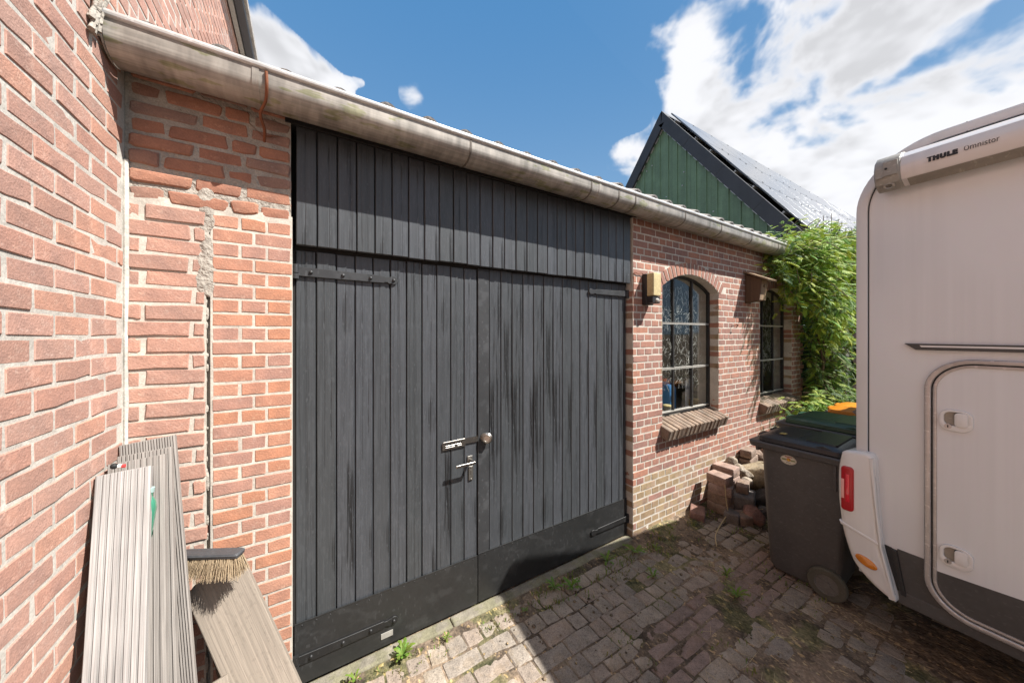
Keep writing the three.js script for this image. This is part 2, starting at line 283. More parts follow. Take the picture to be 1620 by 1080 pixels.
function loft(levels, n = 5, crease = .7) {                           // stacked rounded rectangles {y, w, d, r, x, z}
  const ring = ({ y, w, d, r = .04, x = 0, z = 0 }) => { const o = []; for (const [sx, sz, a0] of [[1, 1, 0], [-1, 1, 90], [-1, -1, 180], [1, -1, 270]]) for (let i = 0; i < n; i++) { const a = (a0 + 90 * i / (n - 1)) * Math.PI / 180; o.push([x + sx * (w / 2 - r) + r * Math.cos(a), y, z + sz * (d / 2 - r) + r * Math.sin(a)]); } return o; };
  const rs = levels.map(ring), pos = [], q = rs[0].length, tri = (a, b, c) => pos.push(...a, ...b, ...c);
  for (let k = 0; k + 1 < rs.length; k++) for (let i = 0; i < q; i++) { const j = (i + 1) % q; tri(rs[k][i], rs[k + 1][i], rs[k][j]); tri(rs[k][j], rs[k + 1][i], rs[k + 1][j]); }
  for (const [r, up] of [[rs[0], false], [rs[rs.length - 1], true]]) for (let i = 1; i + 1 < q; i++) up ? tri(r[0], r[i + 1], r[i]) : tri(r[0], r[i], r[i + 1]);
  const g = new THREE.BufferGeometry(); g.setAttribute('position', new THREE.Float32BufferAttribute(pos, 3)); g.computeVertexNormals();
  return muvKeep(toCreasedNormals(g, crease));
}
function muvKeep(g) { if (g.index) g = g.toNonIndexed(); const nrm = g.attributes.normal.clone(), n = muv(g); n.setAttribute('normal', nrm); return n; }
function lumpy(geo, amp, f, seed) { const p = geo.attributes.position, v = new THREE.Vector3(); for (let i = 0; i < p.count; i++) { v.fromBufferAttribute(p, i); const k = 1 + amp * (fb3(v.x * f + seed, v.y * f + 3, v.z * f, 3) - .5) * 2; p.setXYZ(i, v.x * k, v.y * k, v.z * k); } geo.computeVertexNormals(); return geo; }

// ---- bricks: an uneven outline, a worn edge and sides, 50 triangles, a few shapes per length
const brickCache = {};
function brickGeo(L, H, D, style, k) {
  const key = [L, H, D, style.jit, style.bev, k].join();
  if (brickCache[key]) return brickCache[key];
  const r = rngOf(Math.round(L * 9173 + H * 3111) + k * 131 + 7), j = () => (r() - .5) * 2 * style.jit, c = Math.min(style.bev * 1.2, H * .2), x = L / 2, y = H / 2;
  const base = [[-x + c, -y], [0, -y], [x - c, -y], [x, -y + c], [x, y - c], [x - c, y], [0, y], [-x + c, y], [-x, y - c], [-x, -y + c]];
  const outer = base.map(([a, b]) => [a + j(), b + j()]);
  if (style.chip && r() < style.chip) { const i = [0, 2, 5, 7][Math.floor(r() * 4)]; outer[i][0] *= .97; outer[i][1] *= .82; }
  const pos = [], tri = (a, b, d) => pos.push(...a, ...b, ...d), b = style.bev, N = 10;
  const f = outer.map(([a, q]) => [a * (1 - b / x) + j() * .3, q * (1 - b / y) + j() * .3, (r() - .5) * style.jit * .25]), o = outer.map(([a, q]) => [a, q, -b]), bk = outer.map(([a, q]) => [a, q, -D]);
  const mid = [0, 0, style.bulge || 0];
  for (let i = 0; i < N; i++) { const n = (i + 1) % N; tri(mid, f[i], f[n]); tri(f[i], o[i], f[n]); tri(f[n], o[i], o[n]); tri(o[i], bk[i], o[n]); tri(o[n], bk[i], bk[n]); }
  const g = new THREE.BufferGeometry(); g.setAttribute('position', new THREE.Float32BufferAttribute(pos, 3)); g.computeVertexNormals();
  return brickCache[key] = muv(g, r() * 3, r() * 3);
}
function toPixels(v) { const q = v.clone().project(camera); return [q.x, q.y, v.clone().applyMatrix4(camera.matrixWorldInverse).z]; }
// rects: {u, v, l, h, t (tint), z}; laid in the parent's own x, y plane facing z
function lay(parent, rects, o) {
  parent.updateWorldMatrix(true, false);
  const r = rngOf(o.seed), mats = o.tints, list = [];
  for (const q of rects) {
    const L = o.lengths.reduce((a, b) => Math.abs(b - q.l) < Math.abs(a - q.l) ? b : a), k = Math.floor(r() * 5);
    const m = new THREE.Matrix4().compose(new THREE.Vector3(q.u + q.l / 2, q.v + q.h / 2, (q.z || 0) + (r() - .5) * 2 * o.out), new THREE.Quaternion().setFromEuler(new THREE.Euler((r() - .5) * o.tilt, (r() - .5) * o.tilt * .6, (r() - .5) * o.tilt * .6)), new THREE.Vector3(q.l / L, q.h / o.h, 1));
    const w = [[0, 0], [q.l, 0], [q.l, q.h], [0, q.h]].map(([a, b]) => toPixels(new THREE.Vector3(q.u + a, q.v + b, q.z || 0).applyMatrix4(parent.matrixWorld)));
    let area = 0; for (let i = 0; i < 4; i++) { const n = (i + 1) % 4; area += w[i][0] * w[n][1] - w[n][0] * w[i][1]; }
    const seen = w.every((p) => p[2] < -.05) && w.some((p) => Math.abs(p[0]) < 1 && Math.abs(p[1]) < 1);
    list.push({ g: brickGeo(L, o.h, o.depth, o.style, k), m, t: q.t ?? Math.floor(r() * mats.length), s: seen ? Math.abs(area) : 0 });
  }
  const order = list.slice().sort((a, b) => b.s - a.s), cut = o.max ?? 300, rest = [];
  order.forEach((b, i) => {
    if (i < cut && b.s > 0) { const mesh = cast(new THREE.Mesh(b.g, mats[b.t % mats.length])); mesh.name = o.name; mesh.applyMatrix4(b.m); parent.add(mesh); } else rest.push(b);
  });
  if (rest.length) {
    const gs = rest.map((b) => { const g = b.g.clone().applyMatrix4(b.m), c = mats[b.t % mats.length].color, n = g.attributes.position.count, a = new Float32Array(n * 3); for (let i = 0; i < n; i++) a.set([c.r, c.g, c.b], i * 3); g.setAttribute('color', new THREE.BufferAttribute(a, 3)); return g; });
    const base = mats[0].clone(); base.color.setRGB(1, 1, 1); base.vertexColors = true;
    part(parent, o.restName, mergeGeometries(gs), base, { kind: 'stuff' });
  }
}
const clay = (list, map = T.brick) => list.map((c) => std(C(...c), .92, { map, bumpMap: T.brickB, bumpScale: .0012 }));
const OLD = { jit: .0022, bev: .0022, chip: .35, bulge: .0003 }, NEAT = { jit: .0013, bev: .0016, chip: .15, bulge: .0002 };

// ================================================================== THE GROUND
{
  const g = struct('ground');
  const e = new THREE.PlaneGeometry(1600, 1600, 1, 1); e.rotateX(-Math.PI / 2); e.translate(0, -.06, 0);
  const uv = e.attributes.uv; for (let i = 0; i < uv.count; i++) uv.setXY(i, uv.getX(i) * 1600, uv.getY(i) * 1600);
  part(g, 'earth', e, M.soil);
}
const inZone = (x, z) => Math.max(sst(2.9, 3.7, x + 1.0 * Math.max(0, z - .9) + 1.5 * (fb3(x * 2.1, 2, z * 2.1, 3) - .5)), sst(2.0, 2.5, x) * sst(.42, .2, z) * sst(.4, .55, fb3(x * 4, 9, z * 4, 3)) , sst(.58, .68, fb3(x * 2.6, 4, z * 2.6, 3)) * sst(1.1, 1.6, x) * .7);      // where soil has crept over the paving
{
  const yard = struct('pavement');
  // bedding sand and soil, standing in the joints and over parts of the paving
  const nx = 330, nz = 170, x0 = -.6, x1 = 7.4, z0 = -.085, z1 = 4, g = new THREE.PlaneGeometry(1, 1, nx, nz), p = g.attributes.position, uv = g.attributes.uv;
  for (let i = 0; i < p.count; i++) {
    const x = lerp(x0, x1, p.getX(i) + .5), z = lerp(z1, z0, p.getY(i) + .5), c = inZone(x, z);
    const n = fb3(x * 6, 1.7, z * 6, 4) - .5, fine = fb3(x * 28, 4.7, z * 28, 2) - .5;
    const wall = sst(.3, .02, z) * sst(2.2, 2.5, x);
    p.setXYZ(i, x, lerp(-.0025, .0015, c) + n * lerp(.013, .018, c) + fine * .004 + wall * .02, z); uv.setXY(i, x, z);
  }
  g.computeVertexNormals();
  part(yard, 'joint_soil', g, M.soil);
  const lay0 = sub(yard, 'paving', [0, 0, 0], [-Math.PI / 2, 0, 0]);
  const tints = [[.37, .315, .258], [.39, .333, .268], [.345, .297, .247], [.41, .345, .275], [.355, .292, .237], [.375, .302, .242]];
  const reds = [[.32, .235, .195], [.30, .215, .178], [.335, .25, .21], [.285, .217, .185]];
  const mats = [...tints, ...reds].map((c) => std(C(...c), .9, { map: T.stone, bumpMap: T.stoneB, bumpScale: .006 }));
  const r = rngOf(5), rects = [];
  // courses run along the doors; cobble-sized blocks near the doors, longer red bricks further out
  let z = .075, row = 0;
  while (z < 3.3) {
    const long = z > .56 && z < .86;
    const h = long ? .072 : .108, wob = (r() - .5) * .02;
    let x = -.58 + r() * .1;
    while (x < 5.3) {
      const mixed = long ? x > 1.55 - (z - .56) * .5 && x < 3.3 : false;
      let l = mixed ? .205 : (r() < .16 ? .20 : .104 + (r() - .5) * .012);
      if (long && !mixed) l = .104;
      if (!(x > 2.28 && z < .12) && !(r() < .025)) rects.push({ u: x, v: -(z + h) + Math.sin(x * 2.1 + row) * .004 + wob * .3, l: l - .008, h: (long ? .064 : .099), z: .001 + (fb3(x * 1.6, 0, z * 1.6, 2) - .5) * .012 - inZone(x, z) * .003, t: long && mixed ? 6 + Math.floor(r() * 4) : Math.floor(r() * 6) });
      x += l;
    }
    z += h; row++;
  }
  lay(lay0, rects, { seed: 12, tints: mats, lengths: [.096, .197], h: .09, depth: .05, style: { jit: .006, bev: .005, chip: .4, bulge: .002 }, out: .003, tilt: .05, name: 'paver', restName: 'paver_field', max: 300 });
  const th = [];
  for (let i = 0; i < 3; i++) th.push(muvKeep(lumpy(new RoundedBoxGeometry(.79, .07, .075, 6, .012), .03, 7, i)).translate(.335 + i * .785, -.026, -.018));
  part(yard, 'threshold', th, M.concrete);
}

// ================================================================== THE TALL HOUSE ON THE LEFT
const tintsPink = [[.52, .305, .235], [.49, .28, .215], [.54, .33, .26], [.47, .285, .225], [.55, .31, .225], [.50, .315, .25], [.45, .27, .21]];
{
  const house = thing('brick_house', 'tall pink brick house whose side wall fills the left edge of the view', 'house', [-.59, 0, 0]);
  const wall = sub(house, 'wall', [0, 0, 0], [0, Math.PI / 2, 0]);                 // own x runs away from the camera, own z out of the wall
  part(wall, 'mortar', box(9, 4.62, .3,   .5, 2.31, -.1520), M.mortarLight);
  const rects = [], r = rngOf(31);
  for (let row = 0; row < 71; row++) {
    const v = .006 + row * .065;
    for (let k = -22; k < 17; k++) {
      const u = -(.585) + (row % 2 ? .095 : 0) + k * .18 + (r() - .5) * .008;
      if (u > -.02 && v < 2.55) continue;
      const l = Math.min(.1685, (v < 2.75 ? -.018 : 9) - u);
      if (l > .03) rects.push({ u, v, l, h: .0545 });
    }
  }
  lay(wall, rects, { seed: 3, tints: clay(tintsPink), lengths: [.1685, .07], h: .0545, depth: .02, style: OLD, out: .0018, tilt: .012, name: 'brick', restName: 'brick_field', max: 300 });
  // pointing where the outbuilding was built against the house
  const fl = new THREE.CylinderGeometry(.007, .011, 2.36, 7, 90); { const p = fl.attributes.position; for (let i = 0; i < p.count; i++) { const y = p.getY(i), k = 1 + (fb3(y * 7, 1, p.getX(i) * 40, 3) - .5) * 1.1; p.setX(i, p.getX(i) * k); p.setZ(i, p.getZ(i) * k); } fl.computeVertexNormals(); }
  part(house, 'mortar_fillet', muvKeep(fl).scale(1, 1, .6).translate(.004, 1.18, .003), M.mortarLight);
  const wood = [], rr0 = rngOf(8);
  for (let i = 0; i < 26; i++) { const y = 2.62 + rr0() * .24, z = .19 + (2.86 - y) * .12 + rr0() * .05; wood.push(muv(rod([.004 + rr0() * .012, y, z], [.012 + rr0() * .02, y + .05 + rr0() * .07, z + (rr0() - .5) * .05], .005 + rr0() * .008, .003, 5))); }
  part(house, 'crumbled_mortar', wood, M.mortarGrey);
  // eaves high above
  part(house, 'eaves_board', box(.035, .10, 8.6, .03, 4.60, -.5), M.frameLight);
  part(house, 'eaves_gutter', [box(.07, .05, 8.7, .085, 4.585, -.5, .01), box(.10, .03, 8.7, .05, 4.665, -.5)], M.roofDark);
  const rf = new THREE.BufferGeometry(); part(house, 'roof', prismZ([[.14, 4.68], [-2.6, 6.4], [-5.4, 4.68], [-5.4, 4.62], [.14, 4.62]], -4.9, 3.9), M.tile);
  part(house, 'far_wall', [box(.3, 4.6, 9, -5.0, 2.3, -.5), box(4.5, 4.6, .3, -2.6, 2.3, -4.85), box(4.5, 4.6, .3, -2.6, 2.3, 3.85)], M.mortarPale);
}

// ================================================================== THE OUTBUILDING
const shed = thing('outbuilding', 'low brick outbuilding with black plank doors and a long zinc gutter', 'outbuilding');
const X0 = -.058, X1 = 2.317, XE = 5.78, WT = 2.745;
{
  // ---- the pier left of the doors: an older end of wall, a crack, a newer jamb
  const pier = sub(shed, 'pier');
  part(pier, 'mortar', [box(.232, 2.24, .22, -.474, 1.12, -.1125), box(.286, 2.24, .22, -.201, 1.12, -.1118), box(.02, 2.2, .2, -.348, 1.1, -.13)], M.mortarPale);
  part(pier, 'rough_mortar', [muvKeep(lumpy(new THREE.BoxGeometry(.528, .56, .2, 40, 40, 1), .006, 14, 2)).translate(-.3275, 2.475, -.105)], M.mortarGrey);
  const tOld = clay([[.49, .29, .22], [.47, .275, .21], [.44, .27, .21], [.51, .30, .225]]), tNew = clay([[.53, .275, .18], [.50, .26, .175], [.55, .30, .205], [.47, .265, .195], [.52, .255, .155], [.45, .26, .20]]), tTop = clay([[.36, .175, .115], [.39, .19, .12], [.33, .19, .14], [.40, .20, .13], [.31, .20, .155]]);
  const r = rngOf(41), A = [], B = [], D = [];
  for (let row = 0; row < 34; row++) {
    const v = .004 + row * .065, j = (r() - .5) * .012;
    if (row % 2) A.push({ u: -.582, v, l: .032, h: .052 }, { u: -.532, v, l: .170 + j, h: .056, z: .002 }); else A.push({ u: -.586, v, l: .180 + j, h: .056, z: .002 }, { u: -.392 + j, v, l: .03 - j, h: .05 });
  }
  for (let row = 0; row < 38; row++) {
    const v = .003 + row * .0597, a = -.336, w = X0 - a - .002; if (v > 2.2) break;
    if (row % 2) B.push({ u: a, v, l: w * .5 - .006, h: .0495 }, { u: a + w * .5 + .004, v, l: w * .5 - .004, h: .0495 });
    else for (let k = 0; k < 3; k++) B.push({ u: a + k * w / 3 + (k ? .003 : 0), v, l: w / 3 - .009, h: .0495 });
  }
  let v = 2.222, row = 0;
  while (v < 2.70) {
    let u = -.578 + (row % 2 ? 0 : 0), ls = row % 2 ? [.19, .16, .15] : [.10, .19, .10, .12];
    const sum = ls.reduce((a, b) => a + b, 0); for (const [li, l0] of ls.entries()) { const l = li === ls.length - 1 ? X0 - .002 - u + .008 : l0 / sum * (X0 + .578) + (r() - .5) * .02; if (l > .04) D.push({ u, v: v + (r() - .5) * .006, l: l - .012, h: .052 + (r() - .5) * .006, z: (r() - .5) * .006 }); u += l; }
    v += .066; row++;
  }
  lay(pier, A, { seed: 42, tints: tOld, lengths: [.17, .035], h: .053, depth: .04, style: { ...OLD, jit: .003 }, out: .003, tilt: .02, name: 'brick', restName: 'brick_field', max: 120 });
  lay(pier, B, { seed: 43, tints: tNew, lengths: [.13, .085], h: .0495, depth: .04, style: NEAT, out: .0012, tilt: .01, name: 'brick', restName: 'brick_field', max: 130 });
  lay(pier, D, { seed: 44, tints: tTop, lengths: [.18, .1], h: .052, depth: .05, style: { jit: .0045, bev: .006, chip: .6, bulge: .002 }, out: .004, tilt: .035, name: 'brick', restName: 'brick_field', max: 60 });
  // mortar that was slapped into the upper crack, and a rag of it hanging out
  const mp = []; for (let i = 0; i < 26; i++) { const g = new THREE.IcosahedronGeometry(.013 + r() * .012, 2); g.scale(1, 1.9, .16); lumpy(g, .3, 60, i); mp.push(muv(g.translate(-.352 + (r() - .5) * .022 - .006, 1.90 + i * .015, -.002))); }
  part(pier, 'mortar_patch', mp, M.mortarGrey);
  const ck = []; for (let i = 0; i < 34; i++) { const g = new THREE.IcosahedronGeometry(.004 + r() * r() * .012, 1); g.scale(.7, 1 + r() * 2.4, .6); lumpy(g, .3, 70, i + 50); ck.push(muv(g.translate(-.357 + (r() < .3 ? .018 : 0) + (r() - .5) * .006, .02 + r() * 1.88, -.011))); }
  part(pier, 'crack_edge', ck, M.mortarGrey);
  part(pier, 'brick_infill', muv(box(.5, .05, .18, -.32, 2.72, -.1)), M.darkTimber);
}
// ---- the wall with the two arched windows
const WIN = [{ x: 2.712, w: .95 }, { x: 4.59, w: .91 }], SP = 2.13, RISE = .14, SILL = .93;
const arcOf = (w) => { const R = (w * w / 4 + RISE * RISE) / (2 * RISE); return { R, cy: SP + RISE - R }; };
{
  const wall = sub(shed, 'window_wall');
  const s = new THREE.Shape(); s.moveTo(X1, 0); s.lineTo(XE, 0); s.lineTo(XE, WT); s.lineTo(X1, WT); s.closePath();
  for (const { x, w } of WIN) { const { R, cy } = arcOf(w), h = new THREE.Path(), a = Math.asin(w / 2 / R); h.moveTo(x, SILL - .09); h.lineTo(x, SP); for (let i = 1; i <= 14; i++) { const t = -a + 2 * a * i / 14; h.lineTo(x + w / 2 + R * Math.sin(t), cy + R * Math.cos(t)); } h.lineTo(x + w, SILL - .09); h.closePath(); s.holes.push(h); }
  const mg = new THREE.ExtrudeGeometry(s, { depth: .22, bevelEnabled: false }); mg.translate(0, 0, -.2218);
  part(wall, 'mortar', mg, M.mortarPale);
  const tints = [[.36, .185, .135], [.39, .20, .145], [.33, .175, .135], [.41, .21, .15], [.31, .175, .14], [.43, .21, .14], [.37, .205, .16]], nT = tints.length;
  const alg = [[.40, .275, .19], [.37, .25, .175], [.42, .295, .205]];
  const mats = [...clay(tints), ...clay(alg, T.algae)];
  const r = rngOf(51), rects = [], J = .011;
  for (let row = 0; row < 45; row++) {
    const v = .004 + row * .0608, mid = v + .025, hdr = row % 2, gaps = [];
    for (const { x, w } of WIN) {
      const { R, cy } = arcOf(w), Re = R + .112;
      if (mid > SILL - .1 && mid < SP) gaps.push([x - .001, x + w + .001]);
      else if (mid >= SP - .02 && mid < cy + Re - .005) { const q = Math.sqrt(Math.max(0, Re * Re - (mid - cy) ** 2)); gaps.push([x + w / 2 - q, x + w / 2 + q]); }
    }
    let u = X1 + .002 + (hdr ? .045 : 0) - (hdr ? .1 - .055 : 0);
    let first = true;
    while (u < XE) {
      let l = hdr ? (first ? .05 : .1) : (first && (row / 2) % 2 ? .10 : .2);
      l += (r() - .5) * .006; first = false;
      let segs = [[u, u + l - J]];
      for (const [g0, g1] of gaps) segs = segs.flatMap(([a, b]) => (b <= g0 || a >= g1) ? [[a, b]] : [[a, Math.min(b, g0)], [Math.max(a, g1), b]].filter(([c, d]) => d - c > .022));
      const low = .42 - (u - X1) * .02 + (fb3(u * 2, row * .3, 1, 2) - .5) * .35;
      for (const [a, b] of segs) rects.push({ u: a, v, l: b - a, h: .049, t: v < low && r() < .85 ? nT + Math.floor(r() * 3) : Math.floor(r() * nT) });
      u += l;
    }
  }
  lay(wall, rects, { seed: 52, tints: mats, lengths: [.189, .089, .045], h: .049, depth: .03, style: NEAT, out: .0016, tilt: .012, name: 'brick', restName: 'brick_field', max: 300 });
  // reveals: doors' right jamb and both sides of each window
  for (const [nm, x, z0, z1, y0, y1, dir] of [['door_reveal', X1, -.105, -.001, 0, 2.1, -1], ['window_reveal', WIN[0].x + .95, -.105, -.001, SILL, SP, -1], ['window_reveal', WIN[1].x + .91, -.105, -.001, SILL, SP, -1], ['window_reveal', WIN[0].x, -.105, -.001, SILL, SP, 1]]) {
    const g = sub(shed, nm, [x, 0, 0], [0, dir * Math.PI / 2, 0]); const q = [];
    for (let row = 0; row < 45; row++) { const v = .004 + row * .0608; if (v < y0 - .03 || v > y1) continue; q.push({ u: dir < 0 ? z0 : -z1, v, l: (z1 - z0) - (row % 2 ? 0 : .002), h: .049, t: v < .4 ? nT + row % 3 : undefined }); }
    lay(g, q, { seed: 53 + x, tints: mats, lengths: [.104], h: .049, depth: .02, style: NEAT, out: .0012, tilt: .012, name: 'brick', restName: 'brick_field', max: 40 });
  }
  // arches of bricks on edge
  for (const { x, w } of WIN) {
    const { R, cy } = arcOf(w), a = Math.asin(w / 2 / R) + .055, n = Math.round(2 * a * R / .0585), arch = sub(shed, 'window_arch', [x + w / 2, cy, 0]);
    part(arch, 'mortar', (() => { const q = new THREE.Shape(); q.absarc(0, 0, R + .110, Math.PI / 2 - a, Math.PI / 2 + a, false); q.absarc(0, 0, R + .001, Math.PI / 2 + a, Math.PI / 2 - a, true); const g = new THREE.ExtrudeGeometry(q, { depth: .1, bevelEnabled: false, curveSegments: 20 }); return g.translate(0, 0, -.1025); })(), M.mortarPale);
    for (let i = 0; i < n; i++) {
      const t = -a + 2 * a * (i + .5) / n, m = cast(new THREE.Mesh(brickGeo(.047, .108, .104, NEAT, i % 5), mats[Math.floor(r() * nT)]));
      m.name = 'brick'; m.position.set(Math.sin(t) * (R + .055), Math.cos(t) * (R + .055), .0015 + r() * .002); m.rotation.z = -t; arch.add(m);
    }
    // sill of bricks on edge, sloping outwards
    const sill = sub(shed, 'window_sill', [x, SILL - .012, -.10], [.32, 0, 0]), ns = Math.round((w + .06) / .0665), st = clay([[.30, .22, .165], [.27, .19, .14], [.33, .25, .19], [.26, .20, .155]], T.stone);
    part(sill, 'mortar', box(w + .04, .085, .19, w / 2, -.05, .097), M.mortarGrey);
    for (let i = 0; i < ns; i++) {
      const m = cast(new THREE.Mesh(brickGeo(.055, .205, .098, { jit: .003, bev: .006, chip: .4, bulge: .001 }, i % 5), st[Math.floor(r() * 4)])); m.name = 'brick';
      m.rotation.x = -Math.PI / 2; m.position.set(-.03 + (i + .5) * (w + .06) / ns, .003 + (r() - .5) * .004, .1025 + (r() - .5) * .006); sill.add(m);
    }
    // iron window: frame, glazing bars, nine panes
    const win = sub(shed, 'window', [x, 0, -.105]), rc = w / 3, Y = [SILL, SILL + .435, SILL + .87], top = (q) => cy + Math.sqrt(Math.max(0, R * R - (q - w / 2) ** 2));
    const fr = new THREE.Shape(); fr.moveTo(0, SILL); fr.lineTo(w, SILL); fr.lineTo(w, SP); for (let i = 1; i < 16; i++) { const q = w - w * i / 16; fr.lineTo(q, top(q)); } fr.lineTo(0, SP); fr.closePath();
    const hole = new THREE.Path(); hole.moveTo(.022, SILL + .022); hole.lineTo(w - .022, SILL + .022); hole.lineTo(w - .022, SP - .012); for (let i = 1; i < 16; i++) { const q = w - .022 - (w - .044) * i / 16; hole.lineTo(q, top(q) - .024); } hole.lineTo(.022, SP - .012); hole.closePath(); fr.holes.push(hole);
    part(win, 'frame', new THREE.ExtrudeGeometry(fr, { depth: .03, bevelEnabled: false }).translate(0, 0, -.015), M.frame);
    part(win, 'bottom_rail', box(w - .05, .010, .030, w / 2, SILL + .027, .004), M.frameLight);
    for (const q of [rc, 2 * rc]) part(win, 'glazing_bar', box(.020, top(q) - SILL - .04, .024, q, (top(q) + SILL) / 2, 0, .004), M.frame);
    for (const y of Y.slice(1)) part(win, 'glazing_bar', [box(w - .04, .016, .026, w / 2, y, .001), box(w - .046, .005, .030, w / 2, y + .0085, .001)], M.frameLight);
    for (let i = 0; i < 3; i++) for (let k = 0; k < 3; k++) {
      const q0 = i * rc + .008, q1 = (i + 1) * rc - .008, p = new THREE.Shape(); p.moveTo(q0, Y[k] + .006); p.lineTo(q1, Y[k] + .006);
      if (k < 2) { p.lineTo(q1, Y[k + 1] - .006); p.lineTo(q0, Y[k + 1] - .006); } else for (let m = 0; m <= 8; m++) { const q = lerp(q1, q0, m / 8); p.lineTo(q, top(q) - .012); }
      p.closePath(); part(win, 'pane', new THREE.ShapeGeometry(p).translate(0, 0, -.002 + (r() - .5) * .0), M.glass, { r: [(r() - .5) * .006, 0, 0] });
    }
    // cobwebs and dry vine stems behind the glass
    const web = []; for (let i = 0; i < 520; i++) { const a0 = [.05 + r() * (w - .1), SILL + .25 + r() * (SP - SILL - .2), -.03 - r() * .05]; let d = r() * 6.28; const pts = [a0]; for (let k = 0; k < 4; k++) { d += (r() - .5) * 2.6; const q = pts[pts.length - 1]; pts.push([Math.min(w - .02, Math.max(.02, q[0] + Math.cos(d) * .018)), Math.min(2.2, q[1] + Math.sin(d) * .024), q[2] + (r() - .5) * .01]); } web.push(tube(pts, .0006 + r() * .0011, 6, 3)); }
    part(win, 'cobweb', web, M.web, { kind: 'stuff' });
  }
  // the other walls, floor and ceiling
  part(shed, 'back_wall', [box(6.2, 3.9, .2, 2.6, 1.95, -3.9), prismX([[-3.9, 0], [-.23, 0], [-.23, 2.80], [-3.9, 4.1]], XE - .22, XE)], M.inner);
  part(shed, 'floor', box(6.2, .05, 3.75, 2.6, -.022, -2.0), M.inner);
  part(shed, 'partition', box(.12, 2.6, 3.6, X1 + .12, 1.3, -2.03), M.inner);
}
// ---- fascia, gutter, roof
{
  part(shed, 'fascia_beam', [box(2.44, .085, .10, 1.135, 2.715, -.045), box(X1 - X0, .06, .18, 1.13, 2.70, -.16)], M.darkTimber);
  part(shed, 'wall_plate', box(3.45, .03, .16, 4.05, 2.745 + .017, -.105), M.darkTimber);
  const slope = -.03 / 5.7, gx = [-.575, 5.15], gut = sub(shed, 'gutter', [gx[0], 2.760, -.040], [0, 0, Math.atan(slope)]), L = gx[1] - gx[0];
  // a deep half-round trough from z = .08 (back) to z = .245 (front), with a rolled rim
  const prof = (r, c) => { const o = []; for (let i = 0; i <= 14; i++) { const a = Math.PI + Math.PI * i / 14; o.push([.1625 + Math.cos(a) * r * 1.0, -.055 + Math.sin(a) * r * .72 + c]); } return o; };
  const outer = [[.0795, .012], ...prof(.083, 0), [.2455, -.004]], inner = [[.2435, -.004], ...prof(.081, 0).reverse(), [.0815, .012]];
  const seams = [.75, 1.64, 1.91, 2.09, 2.73, 3.31, 3.9, 4.53].map((x) => x - gx[0]);
  const ends = [0, .75 - gx[0], 1.64 - gx[0], 2.73 - gx[0], 3.9 - gx[0], L];
  for (let i = 0; i + 1 < ends.length; i++) part(gut, 'gutter_length', muvSwap(prismX([...outer, ...inner], ends[i] + .001, ends[i + 1] - .001, { smooth: .6 })), M.zinc);
  part(gut, 'rim', muvKeep(toCreasedNormals(new THREE.CylinderGeometry(.013, .013, L, 12).rotateZ(Math.PI / 2).translate(L / 2, .0, .2445), .8)), M.zincRim);
  const band = (x, w, m) => part(gut, 'joint_collar', muvSwap(prismX([[.0775, .006], ...prof(.0858, 0), [.2478, -.012], [.2455, -.012], ...prof(.083, 0).reverse(), [.0795, .006]], x - w, x + w, { smooth: .6 })), m);
  for (const x of seams) band(x, .005, M.zincSeam); band(1.72 - gx[0], .012, M.zinc);
  part(gut, 'end_plate', prismX([[.0795, .012], ...prof(.083, 0), [.2455, 0]], -.006, -.001), M.zinc);
  // the bent iron bracket
  const bx = -.165 - gx[0];
  part(gut, 'bracket', muvSwap(prismX([[.0765, .006], ...prof(.0868, 0), [.2488, -.012], [.2455, -.012], ...prof(.083, 0).reverse(), [.0795, .006]], bx - .018, bx + .004, { smooth: .6 })), M.zinc, { label: 'dull strap round the gutter' });
  part(gut, 'gutter_hook', [muv(tube([[bx + .028, -.02, .252], [bx + .03, -.07, .25], [bx + .024, -.115, .215], [bx + .002, -.15, .17], [bx + .012, -.185, .12], [bx + .006, -.21, .06]], .006, 16, 6)), muv(rod([bx + .005, -.19, .03], [bx + .0, -.23, .02], .004, .001, 5)), muv(rod([bx - .05, -.14, .05], [bx, -.18, .04], .0016, .0012, 4)), muv(rod([bx + .06, -.165, .05], [bx, -.18, .05], .0016, .0012, 4)), muv(rod([bx + .035, -.175, .05], [bx, -.185, .05], .0016, .0012, 4))], M.rust, { label: 'rusty bent hook with straw caught on it' });
  // roof: pantiles, the first course one by one
  const roof = sub(shed, 'roof', [0, 2.769, .140], [Math.tan(20 * Math.PI / 180) ? 20 * Math.PI / 180 : 0, 0, 0]);
  const wave = (w, d) => { const t = [], n = 14; for (let i = 0; i <= n; i++) { const q = i / n; t.push([q * w, .026 * Math.sin(q * Math.PI * 2 - .6) + .012]); } const s = [...t, ...t.slice().reverse().map(([a, b]) => [a, b - .013])]; return prismZ(s, -d, 0, { smooth: .7 }); };
  const tileG = muvKeep(wave(.215, .34)), rt = rngOf(66);
  for (let i = 0; i < 28; i++) part(roof, 'roof_tile', tileG, M.tile, { p: [-.56 + i * .205, .012 + (rt() - .5) * .006, (rt() - .5) * .016], r: [.03, 0, (rt() - .5) * .03] });
  const rest = []; for (let i = 0; i < 31; i++) { const g = wave(.212, 4.0); rest.push(g.translate(-.56 + i * .205, 0, -.3)); }
  part(roof, 'tile_field', muvKeep(mergeGeometries(rest)), M.tile, { kind: 'stuff' });
  part(roof, 'roof_deck', box(6.38, .05, 4.05, 2.6, -.045, -2.13), M.darkTimber);
}
function muvSwap(g) { if (g.index) g = g.toNonIndexed(); const nrm = g.attributes.normal.clone(), n = muv(g, 0, 0), uv = n.attributes.uv, p = n.attributes.position; for (let i = 0; i < p.count; i++) uv.setXY(i, p.getX(i), p.getZ(i) * .6 + p.getY(i)); n.setAttribute('normal', nrm); return n; }

